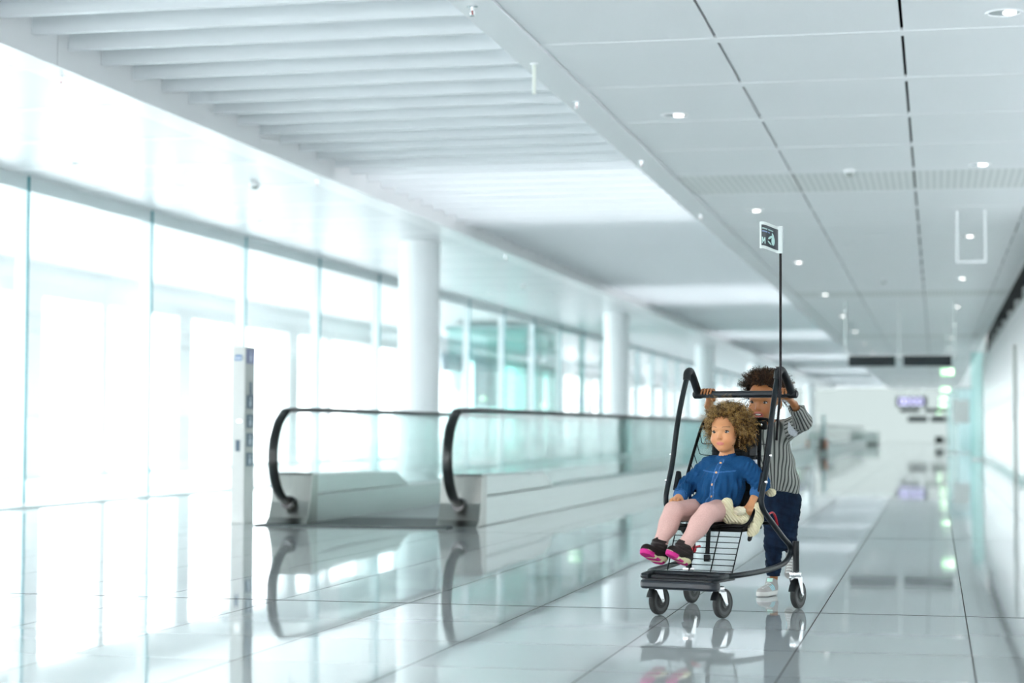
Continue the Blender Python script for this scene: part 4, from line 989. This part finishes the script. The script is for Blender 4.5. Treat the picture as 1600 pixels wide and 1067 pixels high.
# boots
def boot(name, ankle, heel, toe, solen, parent, seed):
    a, h, t, n = (Vector(v) for v in (ankle, heel, toe, solen)); n = n.normalized(); f = (t-h).normalized(); sd = f.cross(n).normalized()
    lo = [min(a[i], h[i], t[i])-0.06 for i in range(3)]; hi = [max(a[i], h[i], t[i])+0.06 for i in range(3)]
    G = SDF(*[axis([(lo[i], 0.0026), (hi[i], 0)]) for i in range(3)])
    up = -n
    G.cap(a+up*0.0, h+up*0.036-f*(-0.012), 0.0375, 0.036, 0.02, disp=lambda X, Y, Z: 0.0018*np.sin(Z*330+X*40))
    G.cap(h+up*0.034+f*0.012, t+up*0.024-f*0.020, 0.034, 0.027, 0.02)
    G.cap(h+up*0.012+f*0.016, t+up*0.010-f*0.026, 0.0275, 0.0305, 0.008)
    G.halfcut(h, n)
    hh, tt = np.array(h), np.array(t); nn = np.array(n); ff = np.array(f); ss = np.array(sd)
    def colf(P):
        d = -(P-hh)@nn; u = (P-hh)@ff; v = (P-hh)@ss; c = np.tile(np.array((0.017, 0.012, 0.012)), (len(P), 1))
        L = float(np.linalg.norm(tt-hh))
        mid = (d < 0.017+0.010*np.clip(1-u/0.05, 0, 1)+0.004*np.sin(u*70)); c[mid] = (0.62, 0.58, 0.36)
        toe_ = (u > L*0.62) & (d < 0.019); c[toe_] = (0.52, 0.025, 0.21)
        bot = (d < 0.009) & (np.sin(u*150+v*60) > -0.55); c[bot] = (0.52, 0.028, 0.20)
        st = (d > 0.045) & (np.sin(d*420) > 0.86); c[st] = (0.04, 0.03, 0.03)
        return c
    return G.mesh(name, attr_mat('boot_surface', 0.6), parent, color=colf)
boot('boot', (-0.142, -0.028, 0.318), (-0.132, -0.045, 0.232), (-0.168, -0.148, 0.288), (-0.05, -0.45, -0.89), girl, 1)
boot('boot', (-0.028, -0.018, 0.312), (-0.020, -0.035, 0.232), (-0.060, -0.118, 0.284), (-0.25, -0.42, -0.87), girl, 2)
# hair
rnd = random.Random(11); spec = []
while len(spec) < 1700:
    d = Vector((rnd.gauss(0, 1), rnd.gauss(0, 1), rnd.gauss(0, 1))).normalized()
    if d.z < -0.68: continue
    if d.y < 0.05 and (d.x/0.80)**2+((d.z+0.22)/0.80)**2 < 1: continue
    if d.z < -0.45 and d.y < 0.05: continue
    side = max(0, d.x)
    L = rnd.uniform(0.038, 0.066)+0.022*side-0.014*max(0, d.z)+0.02*max(0, -d.z)+(0.015 if d.y > 0.2 else 0)
    if d.y < -0.15: L = rnd.uniform(0.028, 0.046)+0.012*side
    spec.append((d, L, rnd.uniform(0.0045, 0.0085), rnd.uniform(0.0010, 0.0019), rnd.choice((0, 0, 0, 1, 1, 2) if d.x > -0.3 else (0, 1, 2, 2)), rnd.uniform(0.2, 1.6)))  # more light locks on the left side paint its highlights
for i in range(500):
    d = Vector((rnd.gauss(0, 1), rnd.gauss(0, 0.7)+0.2, rnd.gauss(0.2, 0.8))).normalized()
    if d.z < -0.3 or (d.y < 0.05 and (d.x/0.80)**2+((d.z+0.22)/0.85)**2 < 1): continue
    spec.append((d, rnd.uniform(0.065, 0.10), rnd.uniform(0.003, 0.006), 0.00042, 2, rnd.uniform(0, 1)))
HM1 = [hair_mat('girl_hair_brown', (0.022, 0.011, 0.004), (0.14, 0.070, 0.018)), hair_mat('girl_hair_gold', (0.10, 0.050, 0.012), (0.42, 0.235, 0.060)), hair_mat('girl_hair_light', (0.20, 0.115, 0.04), (0.46, 0.30, 0.12))]
hr = curls('hair', girl, HG, 0.99, spec, HM1, 5)
G = SDF(*[axis([(v-0.135, 0.004), (v+0.145, 0)]) for v in (HG @ Vector((0.0, 0.012, 0.03)))])
RG = [[v/0.99 for v in row] for row in HG.to_3x3()]
nzf = lambda X, Y, Z: 0.005*np.sin(X*260+Y*90)*np.sin(Z*240)*np.sin(Y*230+1)
G.ell(HG @ Vector((0.004, 0.034, 0.042)), (0.086, 0.084, 0.078), RG, 0.01, disp=nzf); G.ell(HG @ Vector((0.022, 0.040, -0.02)), (0.078, 0.050, 0.060), RG, 0.02, disp=nzf)
c_ = HG @ Vector((0, -0.052, -0.012)); G.ell(c_, (0.060, 0.066, 0.074), RG, 0.006, sub=True)
G.mesh('hair_mass', hair_mat('girl_hair_deep', (0.016, 0.008, 0.003), (0.06, 0.03, 0.009), 0.8), hr)

# ------------------------------------------------------------------ the boy pushing
boy = empty('person', CO, CR)
tag(boy, 'smiling boy with dark curls in grey ribbed sweater and navy jeans pushing the trolley', 'person')
SK2 = (0.34, 0.135, 0.050)
SB = 1.11
HB = head_mat(Vector((-0.052, 1.000, 0.981)), 0.0, 0.10, 0.03, SB)
S = SDF(axis([(-0.30, 0.003), (0.26, 0)]), axis([(0.585, 0.0026), (0.70, 0.005), (0.86, 0.0026), (1.10, 0.006), (1.56, 0)]), axis([(0.0, 0.006), (0.83, 0.0030), (0.88, 0.0024), (1.12, 0)]))
add_head(S, HB, SB, True)
S.cap((-0.052, 1.02, 0.93), (-0.055, 1.065, 0.835), 0.034, 0.040, 0.02)
S.chain([(-0.055, 1.075, 0.80), (-0.052, 1.12, 0.68), (-0.045, 1.175, 0.53), (-0.045, 1.19, 0.47)], [0.066, 0.060, 0.050, 0.050], 0.02)
S.chain([(-0.13, 1.07, 0.83), (0.02, 1.07, 0.83)], [0.04, 0.04], 0.03)
legA = [(-0.072, 1.195, 0.47), (-0.080, 1.185, 0.27), (-0.108, 1.255, 0.085)]
legB = [(0.000, 1.195, 0.46), (-0.022, 1.215, 0.285), (-0.085, 1.435, 0.235)]
S.chain(legA, [0.038, 0.032, 0.021], 0.02); S.chain(legB, [0.038, 0.032, 0.021], 0.02)
bR = [(0.035, 1.07, 0.838), (0.165, 0.955, 0.880), (0.196, 0.765, 0.962)]
bL = [(-0.145, 1.07, 0.838), (-0.245, 0.935, 0.850), (-0.243, 0.745, 0.955)]
S.chain(bR, [0.032, 0.026, 0.017], 0.015); S.chain(bL, [0.032, 0.026, 0.017], 0.015)
YB, ZB = 0.625, 1.008
def grip(x0, sgn):
    F = []
    for i in range(4):
        x = x0+(i-1.5)*0.0158
        F.append([(x, YB+0.034, ZB+0.010), (x, YB+0.012, ZB+0.0245), (x, YB-0.014, ZB+0.0215), (x+0.001*sgn, YB-0.0245, ZB+0.004-0.002*(i == 2))])
    th = [(x0-sgn*0.020, YB+0.045, ZB-0.012), (x0-sgn*0.030, YB+0.026, ZB-0.026), (x0-sgn*0.034, YB+0.002, ZB-0.0255)]
    return F, th
F1, T1 = grip(0.196, 1); hand(S, bR[2], (0.196, YB+0.050, ZB-0.008), (0.030, 0.024, 0.018), F1, T1, fr=0.0066, tr=0.0080, k=0.0015)
F2, T2 = grip(-0.192, -1); T2 = [(-0.190, YB+0.045, ZB-0.014), (-0.172, YB+0.024, ZB-0.027), (-0.163, YB-0.004, ZB-0.0275)]
hand(S, bL[2], (-0.197, YB+0.050, ZB-0.008), (0.030, 0.024, 0.018), F2, T2, fr=0.0066, tr=0.0085, k=0.0015)
S.cap((-0.243, 0.745, 0.955), (-0.205, YB+0.06, ZB-0.012), 0.017, 0.019, 0.012)
m_skin2 = attr_mat('boy_skin', 0.40, sss=0.08)
S.mesh('body', m_skin2, boy, color=lambda P: face_color(P, HB, SK2, (0.42, 0.10, 0.085), SB, (0.03, 0.016, 0.01), True))
add_eyes(S, HB, SB, boy, (0.025, 0.012, 0.008), gaze=(-0.002, -0.0012), squint=0.92)
b = MB()
for i in range(-3, 4):
    x = i*0.0046; b.add([HB @ Vector(v) for v in [(x-0.0021, -0.0775+abs(i)*0.0007, -0.0505-0.0002*i*i), (x+0.0021, -0.0775+abs(i)*0.0007, -0.0505-0.0002*i*i), (x+0.0021, -0.0772+abs(i)*0.0007, -0.0562+0.0004*i*i), (x-0.0021, -0.0772+abs(i)*0.0007, -0.0562+0.0004*i*i),
        (x-0.0021, -0.072, -0.0505), (x+0.0021, -0.072, -0.0505), (x+0.0021, -0.072, -0.0562), (x-0.0021, -0.072, -0.0562)]], [(0, 1, 2, 3), (4, 7, 6, 5), (0, 4, 5, 1), (3, 2, 6, 7), (0, 3, 7, 4), (1, 5, 6, 2)])
b.build('teeth', mat('tooth_white', (0.85, 0.82, 0.76), 0.25), boy)
# ribbed sweater
G = SDF(axis([(-0.31, 0.0034), (0.26, 0)]), axis([(0.74, 0.0034), (1.32, 0)]), axis([(0.47, 0.0034), (0.96, 0)]))
tor = [(-0.055, 1.07, 0.812), (-0.052, 1.10, 0.74), (-0.048, 1.135, 0.66), (-0.042, 1.17, 0.575), (-0.040, 1.185, 0.528)]
sw = lambda X, Y, Z: 0.003*np.sin(Z*60+X*25)*np.sin(X*30+1)
for i, r in enumerate([0.080, 0.086, 0.090, 0.094]): G.cap(tor[i], tor[i+1], r, [0.086, 0.090, 0.094, 0.092][i], 0.03, disp=sw)
G.chain([(-0.125, 1.07, 0.832), (0.015, 1.07, 0.832)], [0.055, 0.055], 0.03)
G.cap(bR[0], bR[1], 0.052, 0.046, 0.02); G.cap(bR[1], (0.188, 0.825, 0.938), 0.045, 0.036, 0.015)
G.cap((0.187, 0.835, 0.935), (0.190, 0.812, 0.944), 0.039, 0.040, 0.004)
G.cap(bL[0], bL[1], 0.050, 0.042, 0.02); G.cap(bL[1], (-0.243, 0.80, 0.922), 0.040, 0.030, 0.015); G.cap((-0.243, 0.81, 0.918), (-0.243, 0.79, 0.93), 0.033, 0.034, 0.004)
G.cap((0.190, 0.815, 0.943), (0.194, 0.77, 0.960), 0.026, 0.028, 0.003, sub=True)
G.cap((-0.243, 0.79, 0.93), (-0.243, 0.75, 0.95), 0.022, 0.024, 0.003, sub=True)
G.halfcut((-0.04, 1.18, 0.512), (0.0, -0.25, -0.97))
G.cap((-0.053, 1.03, 0.95), (-0.055, 1.055, 0.865), 0.044, 0.044, 0.006, sub=True)
def ribc(P):
    x, y, z = P.T
    a = np.arctan2(y-1.12, x+0.05)*14*2*PI/(2*PI)*2.0
    def arm(A, B, C):
        A, B, C = (np.array(v) for v in (A, B, C)); out = None
        ds = []; th = []
        for p, q in ((A, B), (B, C)):
            d = (q-p)/np.linalg.norm(q-p); w = P-p; t = np.clip(w@d, 0, np.linalg.norm(q-p)); r = w-t[:, None]*d; ds.append(np.linalg.norm(r, axis=1))
            e1 = np.cross(d, (0, 0, 1)); e1 /= np.linalg.norm(e1); e2 = np.cross(d, e1); th.append(np.arctan2(r@e2, r@e1))
        m = ds[0] < ds[1]; return np.where(m, th[0], th[1]), np.minimum(*ds), np.where(m, 0.5, 1.0)
    tR, dR, _ = arm(*bR); tL, dL, _ = arm(*bL); out = a
    out = np.where((x > 0.055) & (dR < 0.08), tR*16, out); out = np.where((x < -0.165) & (dL < 0.08), tL*14, out); return out
m_sw = mat('ribbed_grey_knit', (0.3, 0.3, 0.28), 0.85); nt, bs = nodes(m_sw)
at = nt.nodes.new('ShaderNodeAttribute'); at.attribute_name = 'rib'; sn = nt.nodes.new('ShaderNodeMath'); sn.operation = 'SINE'; nt.links.new(at.outputs['Fac'], sn.inputs[0])
ma = nt.nodes.new('ShaderNodeMath'); ma.operation = 'MULTIPLY_ADD'; ma.inputs[1].default_value = 0.5; ma.inputs[2].default_value = 0.5; nt.links.new(sn.outputs[0], ma.inputs[0])
rp = nt.nodes.new('ShaderNodeValToRGB'); rp.color_ramp.elements[0].position = 0.12; rp.color_ramp.elements[1].position = 0.5
rp.color_ramp.elements[0].color = (0.055, 0.058, 0.056, 1); rp.color_ramp.elements[1].color = (0.31, 0.32, 0.295, 1); nt.links.new(ma.outputs[0], rp.inputs[0]); nt.links.new(rp.outputs[0], bs.inputs['Base Color'])
bpn = nt.nodes.new('ShaderNodeBump'); bpn.inputs['Strength'].default_value = 0.8; bpn.inputs['Distance'].default_value = 0.004; nt.links.new(ma.outputs[0], bpn.inputs['Height']); nt.links.new(bpn.outputs[0], bs.inputs['Normal'])
sweater = G.mesh('sweater', m_sw, boy, attrs={'rib': ribc})
# pale fleece showing under the arm
G = SDF(axis([(0.02, 0.003), (0.20, 0)]), axis([(0.90, 0.003), (1.06, 0)]), axis([(0.77, 0.003), (0.90, 0)]))
flf = lambda X, Y, Z: 0.004*np.sin(X*420)*np.sin(Z*400+Y*300)
G.chain([(0.105, 0.965, 0.868), (0.112, 0.965, 0.840), (0.122, 0.955, 0.822)], [0.018, 0.022, 0.016], 0.01); G.ell((0.112, 0.962, 0.842), (0.022, 0.024, 0.030), None, 0.01, disp=flf)
G.mesh('fleece_lining', add_noise(mat('fleece_grey', (0.50, 0.53, 0.56), 0.95), 300, 0.25, 0.8, 0.003), boy)
# jeans
G = SDF(axis([(-0.20, 0.0036), (0.12, 0)]), axis([(1.05, 0.0036), (1.50, 0)]), axis([(0.06, 0.0036), (0.60, 0)]))
jw = lambda X, Y, Z: 0.0028*np.sin(Z*120+X*70+Y*40)*np.sin(Z*50+2)+0.0012*np.sin(Z*310+X*90)
G.cap((-0.068, 1.185, 0.50), (-0.020, 1.185, 0.50), 0.074, 0.074, 0.02); G.cap((-0.060, 1.168, 0.555), (-0.030, 1.168, 0.555), 0.072, 0.072, 0.02); G.cap((-0.055, 1.185, 0.44), (-0.02, 1.185, 0.44), 0.06, 0.06, 0.02)
G.cap((-0.072, 1.192, 0.47), legA[1], 0.064, 0.047, 0.02, disp=jw); G.cap(legA[1], (-0.104, 1.238, 0.115), 0.046, 0.038, 0.02, disp=jw)
G.cap((0.0, 1.19, 0.46), legB[1], 0.062, 0.047, 0.02, disp=jw); G.cap(legB[1], (-0.078, 1.405, 0.240), 0.048, 0.038, 0.02, disp=jw)
G.halfcut((-0.115, 1.24, 0.098), (0, 0.0, -1))
G.ell((0.048, 1.20, 0.492), (0.012, 0.026, 0.022), None, 0.012)
G.mesh('jeans', add_noise(mat('navy_jeans', (0.007, 0.016, 0.034), 0.8), 34, 0.4, 0.5, 0.004, stretch=(1, 1, 0.5)), boy)
# trainers
def trainer(ankle, heel, toe, solen):
    a, h, t, n = (Vector(v) for v in (ankle, heel, toe, solen)); n = n.normalized(); f = (t-h).normalized(); sd = f.cross(n).normalized(); up = -n
    lo = [min(a[i], h[i], t[i])-0.055 for i in range(3)]; hi = [max(a[i], h[i], t[i])+0.055 for i in range(3)]
    G = SDF(*[axis([(lo[i], 0.0026), (hi[i], 0)]) for i in range(3)])
    G.cap(a-up*0.008, h+up*0.042+f*0.028, 0.029, 0.030, 0.015)
    G.cap(h+up*0.034+f*0.028, t+up*0.022-f*0.024, 0.031, 0.024, 0.02)
    G.cap(h+up*0.013+f*0.026, t+up*0.011-f*0.032, 0.0300, 0.0330, 0.008)
    G.halfcut(h, n)
    G.cap(a+up*0.014, a+up*0.05, 0.024, 0.024, 0.003, sub=True)
    hh = np.array(h); nn = np.array(n); ff = np.array(f); ss = np.array(sd); L = float((t-h).length)
    def colf(P):
        d = -(P-hh)@nn; u = (P-hh)@ff; v = (P-hh)@ss; c = np.tile(np.array((0.33, 0.315, 0.30)), (len(P), 1))
        c[(d < 0.024)] = (0.58, 0.58, 0.55)
        w = u-0.35*(d-0.03)
        st = (np.abs(v) > 0.017) & (d > 0.026) & (d < 0.064) & (((w > 0.052) & (w < 0.059)) | ((w > 0.066) & (w < 0.073)) | ((w > 0.080) & (w < 0.087))); c[st] = (0.28, 0.66, 0.74)
        tg = (np.abs(v) < 0.015) & (d > 0.068) & (u > 0.03); c[tg] = (0.50, 0.78, 0.68)
        lc = (np.abs(v) < 0.015) & (d > 0.04) & (d < 0.068) & (np.sin(u*420) > 0.3) & (u > 0.05); c[lc] = (0.68, 0.68, 0.66)
        return c
    return G.mesh('trainer', attr_mat('trainer_surface', 0.7), boy, color=colf)
trainer((-0.118, 1.250, 0.082), (-0.116, 1.272, 0.002), (-0.122, 1.105, 0.002), (0, 0, -1))
trainer((-0.086, 1.445, 0.232), (-0.088, 1.505, 0.205), (-0.085, 1.425, 0.066), (0.0, 0.86, -0.50))
# hair
rnd = random.Random(21); spec = []
while len(spec) < 1700:
    d = Vector((rnd.gauss(0, 1), rnd.gauss(0, 1), rnd.gauss(0.2, 1))).normalized()
    if d.z < -0.25: continue
    if d.y < -0.25 and d.z < 0.62: continue
    if d.y < 0.15 and d.z < 0.22: continue
    L = rnd.uniform(0.030, 0.062)+0.006*max(0, d.z)+0.032*abs(d.x)
    spec.append((d, L, rnd.uniform(0.0035, 0.0062), rnd.uniform(0.0010, 0.0017), rnd.choice((0, 0, 0, 1)), rnd.uniform(-0.3, 0.6)))
for i in range(260):
    d = Vector((rnd.gauss(0, 1), rnd.gauss(0, 0.6), rnd.gauss(0.7, 0.6))).normalized()
    if d.z < 0.2 or (d.y < -0.2 and d.z < 0.65): continue
    spec.append((d, rnd.uniform(0.05, 0.07), rnd.uniform(0.0025, 0.0042), 0.0005, 1, 0))
HM2 = [hair_mat('boy_hair_dark', (0.012, 0.007, 0.005), (0.05, 0.026, 0.014)), hair_mat('boy_hair_brown', (0.03, 0.016, 0.009), (0.12, 0.06, 0.03))]
hb = curls('hair', boy, HB, SB, spec, HM2, 6)
G = SDF(*[axis([(v-0.115, 0.004), (v+0.115, 0)]) for v in (HB @ Vector((0.0, 0.016, 0.045)))])
RG = [[v/SB for v in row] for row in HB.to_3x3()]
G.ell(HB @ Vector((0, 0.026, 0.045)), (0.083, 0.094, 0.083), RG, 0.01, disp=nzf)
G.ell(HB @ Vector((0, -0.065, -0.02)), (0.075, 0.075, 0.092), RG, 0.006, sub=True); G.ell(HB @ Vector((0, 0.0, -0.075)), (0.12, 0.12, 0.07), RG, 0.006, sub=True)
G.mesh('hair_mass', hair_mat('boy_hair_deep', (0.006, 0.004, 0.003), (0.02, 0.011, 0.006), 0.8), hb)

# ------------------------------------------------------------------ cream knitted toy beside the girl
toy = empty('knitted_toy', CO, CR); tag(toy, 'cream chunky-knit soft toy squeezed beside the girl under her hand', 'soft toy')
m_knit = mat('cream_knit', (0.76, 0.68, 0.46), 0.9)
kn = lambda X, Y, Z: 0.0022*np.abs(np.sin(X*230+Z*230))-0.001
nt, bs = nodes(m_knit); w = nt.nodes.new('ShaderNodeTexWave'); w.inputs['Scale'].default_value = 34; w.inputs['Distortion'].default_value = 2.5; w.bands_direction = 'DIAGONAL'; tcn = nt.nodes.new('ShaderNodeTexCoord'); nt.links.new(tcn.outputs['Object'], w.inputs['Vector'])
bpn = nt.nodes.new('ShaderNodeBump'); bpn.inputs['Strength'].default_value = 1.0; bpn.inputs['Distance'].default_value = 0.004; nt.links.new(w.outputs['Fac'], bpn.inputs['Height']); nt.links.new(bpn.outputs[0], bs.inputs['Normal'])
G = SDF(axis([(0.04, 0.003), (0.24, 0)]), axis([(0.16, 0.003), (0.46, 0)]), axis([(0.31, 0.003), (0.56, 0)]))
G.ell((0.125, 0.33, 0.445), (0.055, 0.07, 0.040), None, 0.02, disp=kn)
G.mesh('toy_body', m_knit, toy)
G = SDF(axis([(0.04, 0.003), (0.24, 0)]), axis([(0.16, 0.003), (0.46, 0)]), axis([(0.31, 0.003), (0.56, 0)]))
for a, b_, r0, r1 in (((0.076, 0.235, 0.500), (0.086, 0.235, 0.437), 0.028, 0.028), ((0.086, 0.235, 0.437), (0.155, 0.255, 0.428), 0.028, 0.024), ((0.080, 0.27, 0.465), (0.10, 0.29, 0.43), 0.022, 0.022)): G.cap(a, b_, r0, r1, 0.012, disp=kn)
G.mesh('toy_arm', m_knit, toy)
G = SDF(axis([(0.10, 0.003), (0.24, 0)]), axis([(0.16, 0.003), (0.36, 0)]), axis([(0.40, 0.003), (0.50, 0)]))
G.ell((0.140, 0.232, 0.468), (0.031, 0.022, 0.022), None, 0.006, disp=kn); G.ell((0.143, 0.212, 0.466), (0.012, 0.006, 0.010), None, 0.004)
m_kp = m_knit.copy(); m_kp.name = 'cream_knit_pale'; nodes(m_kp)[1].inputs['Base Color'].default_value = (0.80, 0.73, 0.54, 1)
G.mesh('toy_paw', m_kp, toy)
G = SDF(axis([(0.10, 0.003), (0.26, 0)]), axis([(0.22, 0.003), (0.46, 0)]), axis([(0.31, 0.003), (0.52, 0)]))
G.chain([(0.198, 0.31, 0.485), (0.197, 0.30, 0.43), (0.190, 0.275, 0.385), (0.182, 0.262, 0.365)], [0.022, 0.028, 0.024, 0.018], 0.015); 
G.mesh('toy_leg', m_knit, toy)
G = SDF(axis([(0.16, 0.003), (0.28, 0)]), axis([(0.36, 0.003), (0.50, 0)]), axis([(0.50, 0.003), (0.60, 0)]))
G.ell((0.214, 0.425, 0.548), (0.026, 0.024, 0.020), None, 0.01, disp=kn); G.mesh('toy_paw', m_knit, toy)

for _m, _v in (('denim', 0.10), ('pink_leggings', 0.15), ('ribbed_grey_knit', 0.1), ('navy_jeans', 0.08), ('boot_surface', 0.15), ('seat_black', 0.2), ('grey_tyre', 0.25), ('hub_grey', 0.3), ('bumper_rubber', 0.35),
               ('anthracite_tube', 0.2), ('black_plastic', 0.2), ('pole_black', 0.15), ('bar_foam', 0.3), ('black_wire', 0.15), ('boy_hair_dark', 0.12), ('boy_hair_brown', 0.15), ('boy_hair_deep', 0.05), ('girl_hair_brown', 0.2), ('girl_hair_gold', 0.25), ('girl_hair_light', 0.25), ('girl_hair_deep', 0.05),
               ('cream_knit', 0.15), ('fleece_grey', 0.1), ('trainer_surface', 0.25), ('backrest_mesh', 0.2), ('girl_skin', 0.35), ('boy_skin', 0.35), ('eye_lash', 0.1)):
    nodes(MATS[_m])[1].inputs['Specular IOR Level'].default_value = _v
